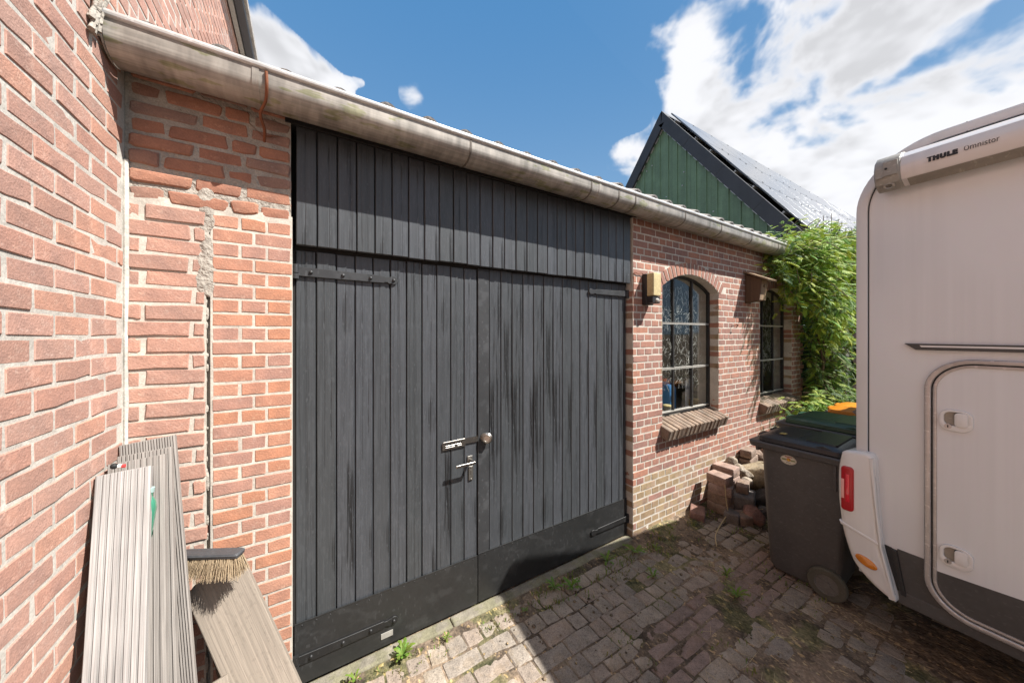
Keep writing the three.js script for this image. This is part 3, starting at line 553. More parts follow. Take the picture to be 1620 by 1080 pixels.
// ---- plank over the doors and the two leaves
{
  const boardGeo = (w, h, k, bev = .0035, d = .022) => { const r = rngOf(k * 91 + 5), s = rr(w, h, .003); const g = new THREE.ExtrudeGeometry(s, { depth: d - bev, bevelEnabled: true, bevelThickness: bev, bevelSize: bev, bevelOffset: -bev, bevelSegments: 1, curveSegments: 1 }); g.translate(0, 0, -d); return muv(g, r() * 5, r() * 5); };
  const r = rngOf(71);
  const boards = (parent, x0, x1, n, y0, y1, z, fill, seed) => {
    const w = (x1 - x0) / n, gs = [0, 1, 2, 3, 4, 5].map((k) => boardGeo(w - .004, y1 - y0, k + seed));
    for (let i = 0; i < n; i++) part(parent, 'board', gs[Math.floor(r() * 6)], pv[Math.floor(r() * 5)], { p: [x0 + (i + .5) * w, (y0 + y1) / 2 + (r() - .5) * .006, z + (r() - .5) * .004], r: [0, (r() - .5) * .02, 0] });
    part(parent, 'backing', box(x1 - x0 - .004, y1 - y0 - .01, .02, (x0 + x1) / 2, (y0 + y1) / 2, z - .034), M.gap);
  };
  const pv = variants(M.paint, 5, .34);
  const head = sub(shed, 'overdoor_panel', [0, 0, 0]);
  boards(head, -.045, 2.300, 27, 2.118, 2.672, -.012, 0, 10);
  const clean = (q) => q;
  // strap hinge with a stepped, rounded tip and round bolt heads
  const strap = (parent, x, y, z, len, dir, mat, tilt = 0) => {
    const s = new THREE.Shape(), h = .021; s.moveTo(0, -h); s.lineTo(len - .075, -h * .86); s.lineTo(len - .068, -h * .6); s.lineTo(len - .055, -h * .6); s.lineTo(len - .045, -h * .95); s.absarc(len - .022, 0, .021, -2.2, 2.2, false); s.lineTo(len - .055, h * .6); s.lineTo(len - .068, h * .6); s.lineTo(len - .075, h * .86); s.lineTo(0, h); s.closePath();
    const g = new THREE.ExtrudeGeometry(s, { depth: .004, bevelEnabled: true, bevelThickness: .0012, bevelSize: .0012, bevelSegments: 1, curveSegments: 8 });
    const h2 = sub(parent, 'strap_hinge', [x, y, z], [0, 0, tilt]); h2.scale.x = 1;
    const gs = [muv(g)]; for (const q of [.06, .20, .33, len - .022]) { const b = new THREE.SphereGeometry(.0095, 10, 6, 0, 6.3, 0, 1.57); b.rotateX(Math.PI / 2); gs.push(muv(b.translate(q, 0, .005))); }
    gs.push(muv(new THREE.CylinderGeometry(.0125, .0125, .04, 12).translate(-.002, .012, .004)), muv(new THREE.CylinderGeometry(.0135, .0135, .024, 12).translate(-.002, -.024, .004)));
    const m = join(gs); if (dir < 0) { m.rotateY(Math.PI); m.scale(1, 1, 1); m.translate(0, 0, .008); }
    const mesh = part(parent, 'strap_hinge', m, mat, { p: [x, y, z], r: [0, 0, tilt] }); parent.remove(h2); return mesh;
  };
  const Z = -.060, ZF = Z + .0015;
  // left leaf
  const dl = sub(shed, 'door_leaf');
  boards(dl, -.048, .912, 11, .02, 2.106, Z, 0, 30);
  part(dl, 'kick_plate', [box(.962, .295, .003, .431, .163, Z + .006), box(.962, .004, .006, .431, .312, Z + .006)], M.plate);
  strap(dl, -.043, 2.00, ZF + .006, .47, 1, M.iron, -.018);
  strap(dl, -.043, .135, Z + .009, .47, 1, M.ironBlack, .0);
  part(dl, 'keeper_plate', box(.062, .030, .004, .37, .073, Z + .010, .001), M.frameLight);
  const nails = (x0, x1, n, y) => { const o = []; for (let i = 0; i < n; i++) { const g = new THREE.SphereGeometry(.0032, 6, 4, 0, 6.3, 0, 1.57).rotateX(Math.PI / 2); o.push(muv(g.translate(lerp(x0, x1, (i + .5) / n), y + (r() - .5) * .006, Z + .0075))); } return o; };
  part(dl, 'plate_nails', nails(-.05, .91, 16, .298), M.iron, { kind: 'stuff' });
  // lock plate with lever, key plate, and a hasp across to the padlock
  const lv = (g) => g.translate(.862, .92, Z + .003);
  part(dl, 'handle_rose', lv(box(.034, .050, .006, 0, 0, 0, .002)), M.steelWorn);
  part(dl, 'door_handle', [lv(muv(rod([0, 0, .002], [.004, .002, .058], .0085, .0085, 10))), lv(muv(new RoundedBoxGeometry(.125, .017, .010, 2, .003).rotateZ(.03).translate(-.053, -.002, .060)))], M.steel);
  part(dl, 'key_plate', [box(.030, .088, .005, .868, .838, Z + .005, .002), box(.008, .022, .002, .868, .845, Z + .0085), muv(new THREE.SphereGeometry(.005, 8, 5).translate(.868, .876, Z + .008)), muv(new THREE.SphereGeometry(.005, 8, 5).translate(.868, .802, Z + .008))], M.steelWorn);
  const hs = rr(.145, .046, .006); hs.holes.push(rr(.062, .022, .003, -.026, 0, THREE.Path), rr(.032, .022, .003, .034, 0, THREE.Path));
  part(dl, 'hasp', [muv(new THREE.ExtrudeGeometry(hs, { depth: .004, bevelEnabled: true, bevelThickness: .001, bevelSize: .001, bevelSegments: 1 }).rotateZ(.03).translate(.757, 1.035, Z + .006)), box(.085, .034, .004, .872, 1.043, Z + .006), muv(rod([.70, 1.033, Z + .011], [.80, 1.036, Z + .011], .0035, .0035, 6))], M.steel);
  // right leaf
  const dr = sub(shed, 'door_leaf', [0, 0, 0], [0, 0, 0]);
  part(dr, 'cover_strip', [muv(box(.078, 1.79, .022, .957, 1.207, Z - .007, .003))], M.paintSmooth);
  boards(dr, .998, 2.302, 15, .02, 2.112, Z, 0, 50);
  part(dr, 'top_of_strip', box(.078, .006, .02, .957, 2.107, Z - .008), M.paint);
  part(dr, 'kick_plate', [box(1.382, .300, .003, 1.609, .166, Z + .006), box(1.382, .004, .006, 1.609, .317, Z + .006)], M.plate);
  part(dr, 'plate_nails', nails(.93, 2.29, 20, .303), M.iron, { kind: 'stuff' });
  strap(dr, 2.302, 2.035, ZF + .006, .44, -1, M.iron, .012);
  strap(dr, 2.302, .150, Z + .009, .42, -1, M.ironBlack, .0);
  part(dr, 'staple', muv(new THREE.TorusGeometry(.016, .004, 6, 14, Math.PI).rotateY(Math.PI / 2).rotateX(Math.PI / 2).translate(.94, 1.043, Z + .010)), M.steelWorn);
  part(shed, 'door_frame', [box(.018, 2.11, .05, -.049 - .008, 1.06, -.09), box(2.36, .03, .05, 1.13, 2.11, -.09), box(2.44, 2.75, .03, 1.13, 1.37, -.14)], M.gap);
}
{
  const pl = thing('padlock', 'round silver padlock hanging from the hasp of the black doors', 'padlock', [.968, 1.045, -.030]);
  const b = new THREE.CylinderGeometry(.032, .032, .024, 28).rotateX(Math.PI / 2);
  part(pl, 'body', [muvKeep(toCreasedNormals(new THREE.LatheGeometry([[0, -.014], [.026, -.014], [.034, -.007], [.034, .007], [.026, .014], [0, .014]].map((q) => new THREE.Vector2(...q)), 28).rotateX(Math.PI / 2), .5))], M.steel, { r: [0, -.5, 0] });
  part(pl, 'ring', muv(new THREE.TorusGeometry(.021, .003, 6, 24).translate(0, 0, .0145)), M.steelWorn, { r: [0, -.5, 0] });
  part(pl, 'shackle', muv(new THREE.TorusGeometry(.022, .0045, 8, 20, 4.2).rotateZ(.9).translate(-.016, .004, -.006)), M.steelWorn, { r: [0, -.5, 0] });
}

// ================================================================== ON THE WALL
{
  const l = thing('wall_lamp', 'cream outdoor wall lamp with dark back and motion sensor, left of the arched window', 'lamp', [2.475, 1.95, 0]);
  part(l, 'back_box', box(.096, .262, .045, 0, .125, .024, .006, 2), M.blackPlastic);
  part(l, 'lamp_cover', box(.100, .190, .068, .002, .160, .082, .008, 3), M.cream);
  part(l, 'base', box(.098, .058, .060, .001, .033, .077, .006, 2), M.blackPlastic);
  part(l, 'sensor', muvKeep(toCreasedNormals(new THREE.SphereGeometry(.026, 16, 10, 0, 6.3, .4, 2.0).scale(1, .9, 1).translate(.012, .026, .098), .9)), M.frameLight);
  part(l, 'cable', muv(tube([[-.02, .24, .01], [-.06, .262, .012], [-.11, .255, .01], [-.15, .262, .006], [-.158, .18, .004], [-.157, .05, .004]], .0035, 24, 5)), M.rust);
}
{
  const b = thing('nest_box', 'weathered brown wooden bird box under the gutter, between the two arched windows', 'nest box', [4.29, 2.06, 0]);
  part(b, 'side_panel', prismX([[.006, 0], [.145, .01], [.165, .235], [.006, .315]], -.075, -.060), M.boxWood);
  part(b, 'side_panel', prismX([[.006, 0], [.145, .01], [.165, .235], [.006, .315]], .060, .075), M.boxWood);
  const f = new THREE.Shape([[-.059, .012], [.059, .012], [.059, .232], [-.059, .232]].map((q) => new THREE.Vector2(...q))), h = new THREE.Path(); h.absarc(0, .165, .019, 0, Math.PI * 2); f.holes.push(h);
  part(b, 'front_panel', muv(new THREE.ExtrudeGeometry(f, { depth: .014, bevelEnabled: false }).rotateX(.088).translate(0, .004, .130)), M.boxWoodPale);
  part(b, 'back_panel', box(.12, .33, .006, 0, .15, .003), M.boxWood);
  part(b, 'floor_panel', box(.118, .014, .125, 0, .012, .07), M.boxWood);
  part(b, 'roof_panel', muv(new THREE.BoxGeometry(.205, .016, .265).rotateX(.465).translate(0, .278, .118)), M.boxWoodPale);
}
{
  const h = thing('wall_hook', 'small rusty hook in the brick wall between the arched windows', 'hook', [3.93, 1.79, .002]);
  part(h, 'hook', muv(tube([[0, 0, -.01], [0, 0, .03], [.02, .012, .05], [.035, -.004, .04], [.02, -.022, .035]], .005, 14, 5)), M.rust);
}

// ================================================================== BEHIND THE GLASS
{
  const t = thing('workbench', 'pale workbench top just inside the first arched window', 'workbench', [3.35, 0, -.52]);
  part(t, 'bench_top', box(1.4, .04, .5, 0, .86, 0, .004), M.plank); for (const [x, z] of [[-.6, -.2], [.6, -.2], [-.6, .2], [.6, .2]]) part(t, 'leg', box(.06, .84, .06, x, .42, z), M.plankDark);
  const c = thing('jerrycan', 'blue plastic can standing inside the first arched window', 'jerrycan', [3.37, .88, -.42], .2);
  const blue = std(C(.06, .22, .48), .4);
  part(c, 'body', loft([{ y: 0, w: .15, d: .2, r: .03 }, { y: .22, w: .155, d: .2, r: .035 }, { y: .27, w: .13, d: .17, r: .04 }, { y: .30, w: .06, d: .06, r: .028 }]), blue); part(c, 'cap', muv(new THREE.CylinderGeometry(.026, .026, .03, 14).translate(0, .315, 0)), std(C(.6, .1, .05), .5)); part(c, 'handle', muv(new THREE.TorusGeometry(.045, .011, 6, 12, 3.14).rotateY(1.57).translate(0, .27, .04)), blue);
  const w = thing('canvas_panel', 'white panel leaning inside the first arched window', 'panel', [3.74, .88, -.36], .25);
  part(w, 'sheet', box(.26, .30, .012, 0, .15, 0, .002), std(C(.78, .8, .84), .7)); part(w, 'batten', box(.26, .02, .02, 0, .02, -.016), M.plank);
  const b = thing('cardboard_box', 'small brown box on the bench inside the first arched window', 'box', [3.72, .88, -.25], -.3);
  part(b, 'box_body', box(.16, .09, .1, 0, .045, 0, .002), std(C(.36, .22, .1), .9)); part(b, 'box_flap', muv(new THREE.BoxGeometry(.16, .003, .05).rotateX(.5).translate(0, .10, .05)), std(C(.42, .27, .13), .9));
  const p = thing('paint_pot', 'small white pot at the lower left of the first arched window', 'pot', [3.20, .88, -.27]);
  part(p, 'pot', muv(new THREE.CylinderGeometry(.045, .04, .07, 16).translate(0, .035, 0)), M.frameLight); part(p, 'lid', muv(new THREE.CylinderGeometry(.047, .047, .01, 16).translate(0, .075, 0)), std(C(.75, .62, .3), .5));
}

// ================================================================== LEANING AGAINST THE LEFT CORNER
// frame of a leaning board: foot and head of its middle line, face turned towards the camera side
function leaning(name, label, category, foot, head, side, group) {
  const F = new THREE.Vector3(...foot), Hd = new THREE.Vector3(...head), y = Hd.clone().sub(F), len = y.length(); y.normalize();
  const x = new THREE.Vector3(...side).addScaledVector(y, -y.dot(new THREE.Vector3(...side))).normalize(), z = x.clone().cross(y);
  const g = thing(name, label, category, foot, 0, group); g.quaternion.setFromRotationMatrix(new THREE.Matrix4().makeBasis(x, y, z)); return [g, len];
}
{
  const decking = (w, len, d, n) => {                               // grooved on the front; own y along the board
    const p = [], m = w / n; p.push([-w / 2, -d]); p.push([-w / 2, -.002], [-w / 2 + .002, 0]);
    for (let i = 1; i < n; i++) { const c = -w / 2 + i * m; p.push([c - .0026, 0], [c - .0018, -.0042], [c + .0018, -.0042], [c + .0026, 0]); }
    p.push([w / 2 - .002, 0], [w / 2, -.002], [w / 2, -d]);
    return muv(new THREE.ExtrudeGeometry(new THREE.Shape(p.map(([a, b]) => new THREE.Vector2(a, -b))), { depth: len, bevelEnabled: false }).rotateX(-Math.PI / 2).rotateY(0));
  };
  const put = (label, foot, head, side, w, n, mat, d = .024) => { const [g, len] = leaning('decking_board', label, 'decking board', foot, head, side, 'decking boards leaning in the corner'); const geo = decking(w, len, d, n); part(g, 'grooved_face', geo, mat); return [g, len]; };
  put('pale grey grooved decking board, the front one leaning in the left corner', [-.425, 0, .665], [-.520, 1.245, .225], [1, 0, 0], .126, 8, M.deck);
  put('silvery grooved decking board, second behind the front one in the left corner', [-.405, 0, .53], [-.508, 1.262, .165], [1, 0, .04], .140, 9, M.deckDark);
  put('grey grooved decking board, third of those leaning in the left corner', [-.390, 0, .47], [-.500, 1.275, .125], [1, 0, .04], .138, 14, M.deckDark);
  put('tall weathered decking board with fine grooves, rearmost of those leaning in the left corner', [-.355, 0, .36], [-.513, 1.30, .055], [1, 0, 0], .148, 20, M.deckDark);
  const [pk] = leaning('timber_plank', 'smooth brown plank with a rounded corner leaning on the pier beside the doors', 'plank', [-.005, 0, .345], [-.318, .752, .092], [1, .0, .02]);
  const s = new THREE.Shape(); s.moveTo(-.094, 0); s.lineTo(.094, 0); s.lineTo(.094, .83); s.quadraticCurveTo(.093, .849, .074, .852); s.lineTo(-.05, .850); s.quadraticCurveTo(-.088, .842, -.094, .80); s.closePath();
  part(pk, 'board', muv(new THREE.ExtrudeGeometry(s, { depth: .034, bevelEnabled: true, bevelSize: .004, bevelThickness: .004, bevelOffset: -.004, bevelSegments: 2 }).translate(0, 0, -.038)), M.plank);
  const [pd] = leaning('timber_plank', 'dark brown plank in the shade behind the smooth plank', 'plank', [-.10, 0, .29], [-.30, .68, .035], [1, 0, .05]);
  part(pd, 'board', box(.17, .70, .028, 0, .35, -.016, .003), M.plankDark);
  const [pe] = leaning('timber_plank', 'short pale offcut leaning between the decking and the smooth plank', 'plank', [-.17, 0, .43], [-.285, .44, .20], [1, 0, .05]);
  part(pe, 'board', box(.05, .48, .026, 0, .24, 0, .003), M.plank);
}
{
  // a broad brush lying across the top of the plank, its handle hidden behind the decking
  const b = thing('hand_brush', 'grey hand brush with beige bristles resting on the smooth plank', 'brush', [-.318, .806, .135], -.5);
  b.rotation.z = .0;
  part(b, 'brush_block', loft([{ y: .036, w: .228, d: .046, r: .008 }, { y: .046, w: .232, d: .050, r: .01 }, { y: .052, w: .222, d: .042, r: .012 }]), std(C(.075, .08, .09), .45, { map: T.dirt }));
  part(b, 'brush_handle', muv(rod([-.10, .048, 0], [-.30, .065, -.03], .012, .010, 10)), std(C(.075, .08, .09), .45));
  const r = rngOf(91), q = [];
  for (let i = 0; i < 1700; i++) { const x = (r() - .5) * .215, z = (r() - .5) * .040, e = .022 * (x / .11) + (r() - .5) * .022, f = z * .9 + .010 + (r() - .5) * .022; q.push(rod([x, .040, z], [x + e, -.024 - r() * .014, z + f], .0009, .0005, 3)); }
  part(b, 'bristles', muv(mergeGeometries(q.map(plain))), M.bristle, { kind: 'stuff' });
}
{
  const g = thing('green_bottle', 'translucent green bottle wedged between the front decking boards', 'bottle', [-.466, 1.085, .236], .3);
  g.rotation.z = -.12; g.scale.setScalar(.85);
  part(g, 'bottle_body', muvKeep(toCreasedNormals(new THREE.LatheGeometry([[0, -.10], [.026, -.10], [.029, -.09], [.029, .03], [.024, .055], [.012, .075], [.012, .095], [0, .095]].map((q) => new THREE.Vector2(...q)), 18), .5)), phy(C(.05, .22, .14), .12, { clearcoat: 1 }));
  part(g, 'bottle_cap', muv(new THREE.CylinderGeometry(.014, .014, .018, 12).translate(0, .10, 0)), std(C(.3, .42, .4), .5));
  const k = thing('toggle_cap', 'small red, white and black plastic cap on top of the decking boards', 'cap', [-.535, 1.258, .205], 0);
  k.scale.setScalar(.6); part(k, 'black_knob', muvKeep(lumpy(new THREE.SphereGeometry(.016, 14, 10), .12, 60, 1)).translate(-.022, .002, 0), M.rubber);
  part(k, 'white_ring', muv(new THREE.CylinderGeometry(.011, .011, .014, 14).rotateZ(1.57).translate(.0, -.002, 0)), std(C(.75, .72, .68), .4));
  part(k, 'red_tip', muv(new THREE.CylinderGeometry(.009, .0105, .014, 14).rotateZ(1.57).translate(.014, -.004, 0)), std(C(.6, .05, .05), .4));
}

// ================================================================== THE MOTORHOME (own z towards its front, own x across it)
{
  const mh = thing('motorhome', 'white motorhome parked at the right, seen from its rear corner', 'motorhome', [2.58, 0, 1.276], -3.7 * Math.PI / 180);
  const shear = (g) => { const p = g.attributes.position; for (let i = 0; i < p.count; i++) { const z = p.getZ(i); if (z < .6) p.setZ(i, z + Math.max(0, p.getX(i)) * .055 * (1 - Math.max(0, z) / .6)); } return g; };
  const Lm = 6.2, Wd = 2.2, Y0 = .40, Y1 = 2.655, R = .30;
  const side = (off, y0 = Y0) => { const s = new THREE.Shape(); const P = (z, y) => [-z, y]; s.moveTo(...P(off, y0)); s.lineTo(...P(Lm - off, y0)); s.lineTo(...P(Lm - off, Y1 - off)); s.lineTo(...P(R, Y1 - off)); for (let i = 1; i <= 12; i++) { const a = Math.PI / 2 * i / 12; s.lineTo(...P(R - Math.sin(a) * (R - off), Y1 - R + Math.cos(a) * (R - off))); } s.closePath(); return s; };
  part(mh, 'body', muvKeep(toCreasedNormals(shear(prismX(side(.0), .012, Wd, { bevel: .012, seg: 3 })), .6)), M.coach);
  // corner trim: a strip that follows the rear edge and the rounded roof corner
  { const o = [], q = []; const w = .040; o.push([-.004, 1.02]); o.push([-.004, Y1 - R]); for (let i = 1; i <= 14; i++) { const a = Math.PI / 2 * i / 14; o.push([R - Math.cos(a) * (R + .004), Y1 - R + Math.sin(a) * (R + .004)]); } o.push([Lm, Y1 + .004]);
    q.push([Lm, Y1 - w]); for (let i = 14; i >= 1; i--) { const a = Math.PI / 2 * i / 14; q.push([R - Math.cos(a) * (R - w), Y1 - R + Math.sin(a) * (R - w)]); } q.push([w, Y1 - R], [w, 1.02]);
    part(mh, 'corner_trim', muvKeep(toCreasedNormals(prismX([...o, ...q], -.010, .004, { bevel: .004, seg: 2 }), .6)), M.coachTrim);
    const e = []; for (const d of [0, .0035]) { const l = [[w + d, 1.03], [w + d, Y1 - R]]; for (let i = 1; i <= 14; i++) { const a = Math.PI / 2 * i / 14; l.push([R - Math.cos(a) * (R - w - d), Y1 - R + Math.sin(a) * (R - w - d)]); } l.push([Lm - .1, Y1 - w - d]); e.push(d ? l.reverse() : l); }
    part(mh, 'trim_seam', prismX([...e[0], ...e[1]], -.0035, .003), M.seam);
    part(mh, 'roof_joint', box(.004, .045, .004, -.011, Y1 - .018, .36), M.seam); }
  // lower band
  part(mh, 'lower_band', [box(.006, .21, .20, -.002, .50, .246), box(.006, .21, 4.6, -.002, .50, 3.6)], M.bandGrey);
  part(mh, 'sill_profile', [muv(prismX([[.15, .335], [.15, .40], [5, .40], [5, .335]], -.004, .05, { bevel: .004 }))], M.bandGrey);
  part(mh, 'floor_underside', box(Wd - .1, .16, Lm - .7, Wd / 2, .33, Lm / 2 + .3), M.rubber);
  part(mh, 'corner_panel', [prismX([[.088, .605], [.126, .60], [.160, .40], [.135, .40]], -.008, .004), prismX([[.128, .598], [.146, .596], [.178, .385], [.160, .385]], -.014, .004, { bevel: .003 })], M.blackPlastic);
  // storage hatch
  const z0 = .236, z1 = 1.35, y0 = .385, y1 = 1.585, cz = (z0 + z1) / 2, cy = (y0 + y1) / 2, ring = (a, b, ra, rb) => { const s = rr(z1 - z0 - 2 * a, y1 - y0 - 2 * a, ra, -cz, cy); s.holes.push(rr(z1 - z0 - 2 * b, y1 - y0 - 2 * b, rb, -cz, cy, THREE.Path)); return s; };
  const hatch = sub(mh, 'storage_hatch');
  part(hatch, 'outer_frame', muvKeep(toCreasedNormals(prismX(ring(0, .021, .15, .13), -.016, .006, { bevel: .004, seg: 3, curve: 14 }), .6)), M.alu);
  part(hatch, 'seal', prismX(ring(.019, .027, .132, .124), -.006, .003, { curve: 14 }), M.seam);
  part(hatch, 'inner_frame', muvKeep(toCreasedNormals(prismX(ring(.026, .038, .125, .113), -.013, .004, { bevel: .002, seg: 2, curve: 14 }), .6)), M.alu);
  const inner = rr(z1 - z0 - .076, y1 - y0 - .076, .112, -cz, cy);
  part(hatch, 'hatch_panel', muv(prismX(inner, -.009, .002, { curve: 14 })), M.coach);
  { const s = new THREE.Shape(), a = z0 + .039, b = z1 - .039, yb = y0 + .039, r = .11; s.moveTo(-a, .575); s.lineTo(-a, yb + r); s.absarc(-a - r, yb + r, r, 0, -Math.PI / 2, true); s.lineTo(-b + r, yb); s.absarc(-b + r, yb + r, r, -Math.PI / 2, -Math.PI, true); s.lineTo(-b, .655); s.closePath();
    part(hatch, 'hatch_band', muv(prismX(s, -.0105, -.004, { curve: 14 })), M.bandGrey); }
  for (const y of [1.300, .672]) {
    const s = rr(.096, .098, .034, -.330, y), hole = rr(.068, .062, .022, -.330, y + .008, THREE.Path); s.holes.push(hole);
    part(hatch, 'handle_plate', muvKeep(toCreasedNormals(prismX(s, -.017, -.009, { bevel: .003, seg: 2, curve: 8 }), .7)), M.coachWhite);
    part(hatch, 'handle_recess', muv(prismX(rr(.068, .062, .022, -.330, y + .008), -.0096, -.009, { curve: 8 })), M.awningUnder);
    part(hatch, 'handle_paddle', muvKeep(toCreasedNormals(prismX(rr(.038, .064, .013, -.3455, y + .006), -.022, -.012, { bevel: .003, seg: 2, curve: 8 }), .7)), M.coachWhite);
    part(hatch, 'paddle_shadow_gap', muv(prismX(rr(.044, .069, .015, -.3465, y + .006), -.0112, -.0096, { curve: 8 })), M.seam);
    part(hatch, 'lock', [muv(new THREE.CylinderGeometry(.0115, .0115, .014, 16).rotateZ(1.57).translate(-.014, y - .028, .308))], M.alu); part(hatch, 'keyhole', box(.003, .011, .0035, -.0215, y - .028, .308), M.seam);
  }
  // trim strip with a pointed end
  { const pt = [[.172, 1.652], [5, 1.652], [5, 1.622], [.21, 1.622]]; part(mh, 'trim_strip', prismX(pt, -.016, .003, { bevel: .002 }), M.bandGrey); part(mh, 'strip_inlay', prismX([[.222, 1.644], [5, 1.644], [5, 1.636], [.228, 1.636]], -.0185, -.012), M.coachWhite); }
  // rear bumper corner with lamp and reflector
  const bump = sub(mh, 'bumper'), pr = [[-.052, 1.045], [-.02, 1.062], [.070, 1.058], [.078, .92], [.085, .80], [.101, .60], [.150, .375], [.135, .355], [.09, .375], [.05, .405], [.0, .46], [-.026, .53], [-.050, .63], [-.062, .74], [-.066, .80], [-.066, .95]];
  part(bump, 'bumper_shell', muvKeep(toCreasedNormals(shear(prismX(new THREE.Shape(new THREE.SplineCurve([...pr, pr[0]].map(([z, y]) => new THREE.Vector2(-z, y))).getPoints(90)), -.034, Wd + .03, { bevel: .022, seg: 5 })), .7)), M.coachWhite);
  part(bump, 'crease', muvKeep(toCreasedNormals(prismX([[-.060, .668], [.092, .622], [.094, .606], [-.054, .648]], -.054, -.03, { bevel: .005, seg: 3 }), .8)), M.coachWhite);
  part(bump, 'edge_lip', muvKeep(toCreasedNormals(prismX([[.058, 1.045], [.072, 1.050], [.086, .80], [.104, .60], [.148, .385], [.140, .378], [.096, .59], [.078, .80]], -.056, -.03, { bevel: .003, seg: 3 }), .8)), M.coachWhite);
  const tl = sub(mh, 'tail_lamp'), lam = (a, b, c, d, x0, x1) => muvKeep(toCreasedNormals(prismX(rr(b - a, d - c, .016, -(a + b) / 2, (c + d) / 2), x0, x1, { bevel: .006, seg: 4, curve: 8 }), .8));
  part(tl, 'red_lens', lam(-.050, .000, .735, .975, -.062, .12), M.lensRed);
  part(tl, 'reversing_lens', muvKeep(toCreasedNormals(prismX([[-.048, .80], [-.048, .905], [-.036, .905], [-.036, .80]], -.069, .05, { bevel: .002 }), .8)), M.lensPink);
  part(tl, 'inner_lens', muvKeep(toCreasedNormals(prismX([[-.030, .785], [-.030, .935], [-.014, .935], [-.014, .785]], -.069, -.03, { bevel: .003 }), .8)), phy(C(.72, .02, .04), .1, { clearcoat: 1 }));
  { const s = new THREE.Shape(); s.absellipse(-.048, .498, .044, .023, 0, Math.PI * 2, false, .38); part(mh, 'side_reflector', muvKeep(toCreasedNormals(prismX(s, -.060, -.03, { bevel: .005, seg: 4, curve: 20 }), .8)), M.lensAmber); }
  part(mh, 'reflector_base', (() => { const s = new THREE.Shape(); s.absellipse(-.048, .498, .050, .028, 0, Math.PI * 2, false, .38); return muv(prismX(s, -.0585, -.03, { curve: 20 })); })(), M.coachTrim);
  part(mh, 'jack_foot', muvKeep(toCreasedNormals(new THREE.SphereGeometry(.022, 12, 8).scale(.6, .7, 1.3).translate(.02, .35, .155), .9)), M.alu);
  // awning in its case
  const aw = sub(mh, 'awning'), A = [[.004, 2.455], [-.05, 2.428], [-.098, 2.452], [-.113, 2.480], [-.117, 2.520], [-.106, 2.556], [-.075, 2.585], [-.03, 2.600], [.004, 2.600]];
  part(aw, 'awning_case', muvKeep(toCreasedNormals(prismZ(A, .176, 4.6), .45)), M.awning);
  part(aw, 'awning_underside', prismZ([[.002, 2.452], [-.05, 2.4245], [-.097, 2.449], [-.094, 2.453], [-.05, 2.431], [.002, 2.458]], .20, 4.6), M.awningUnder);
  const cap = A.map(([x, y]) => [x * 1.05 + (x < 0 ? -.002 : 0), (y - 2.52) * 1.07 + 2.52]);
  part(aw, 'end_cap', muvKeep(toCreasedNormals(prismZ(cap, .100, .174, { bevel: .008, seg: 3 }), .6)), M.awningCap);
  part(aw, 'cap_cover', [box(.010, .072, .05, -.1235, 2.515, .150, .003), box(.006, .05, .028, -.124, 2.50, .112, .002)], M.awningCap);
  part(aw, 'cap_screw', [muv(new THREE.CylinderGeometry(.005, .005, .006, 10).rotateZ(1.57).translate(-.129, 2.515, .137))], M.seam);
  part(aw, 'pull_loop', [muvKeep(toCreasedNormals(new THREE.TorusGeometry(.016, .006, 8, 18).scale(1, .7, 1.1).rotateY(1.57).rotateZ(.5).translate(-.095, 2.437, .140), .9))], M.awningCap);
  const fb = await new FontLoader().loadAsync('fonts/droid/droid_sans_bold.typeface.json'), fr = await new FontLoader().loadAsync('fonts/droid/droid_sans_regular.typeface.json');
  const word = (txt, font, size, len, z, y, wt = 0) => { const g = new TextGeometry(txt, { font, size, depth: .0012, curveSegments: 5, bevelEnabled: wt > 0, bevelThickness: .0003, bevelSize: wt, bevelSegments: 1 }); g.computeBoundingBox(); const b = g.boundingBox; g.translate(-b.min.x, 0, 0); g.scale(len / (b.max.x - b.min.x), 1, 1); g.rotateY(-Math.PI / 2); g.rotateZ(-.10); return muv(g.translate(-.1172, y, z)); };
  part(aw, 'lettering', word('THULE', fb, .0235, .088, .264, 2.494, .0022), M.print);
  part(aw, 'lettering', word('Omnistor', fr, .0205, .088, .368, 2.496, 0), M.print);
  // the rails of a cycle carrier folded up against the rear
  const rack = sub(mh, 'cycle_carrier');
  for (let i = 0; i < 4; i++) part(rack, 'wheel_rail', muvKeep(toCreasedNormals(prismX([[-.16, 0], [-.135, .024], [-.06, .028], [-.06, -.028], [-.135, -.024]], .45, 2.0, { bevel: .006, seg: 2 }), .5)), M.steelWorn, { p: [0, 1.70 - i * .166 - .01, .0], r: [0, 0, 0] });
  part(rack, 'carrier_post', [box(.04, 1.3, .03, .8, 1.5, -.045, .008), box(.04, 1.3, .03, 1.5, 1.5, -.045, .008)], M.steelWorn);
  // wheels, far windows
  for (const [x, z] of [[.16, 1.75], [Wd - .16, 1.75], [.2, 5.3], [Wd - .2, 5.3]]) { const w = sub(mh, 'wheel', [x, .33, z]); part(w, 'tyre', muv(new THREE.TorusGeometry(.24, .09, 10, 28).rotateY(1.57)), M.rubber); part(w, 'rim', muv(new THREE.CylinderGeometry(.2, .2, .12, 24).rotateZ(1.57)), M.alu); }
}

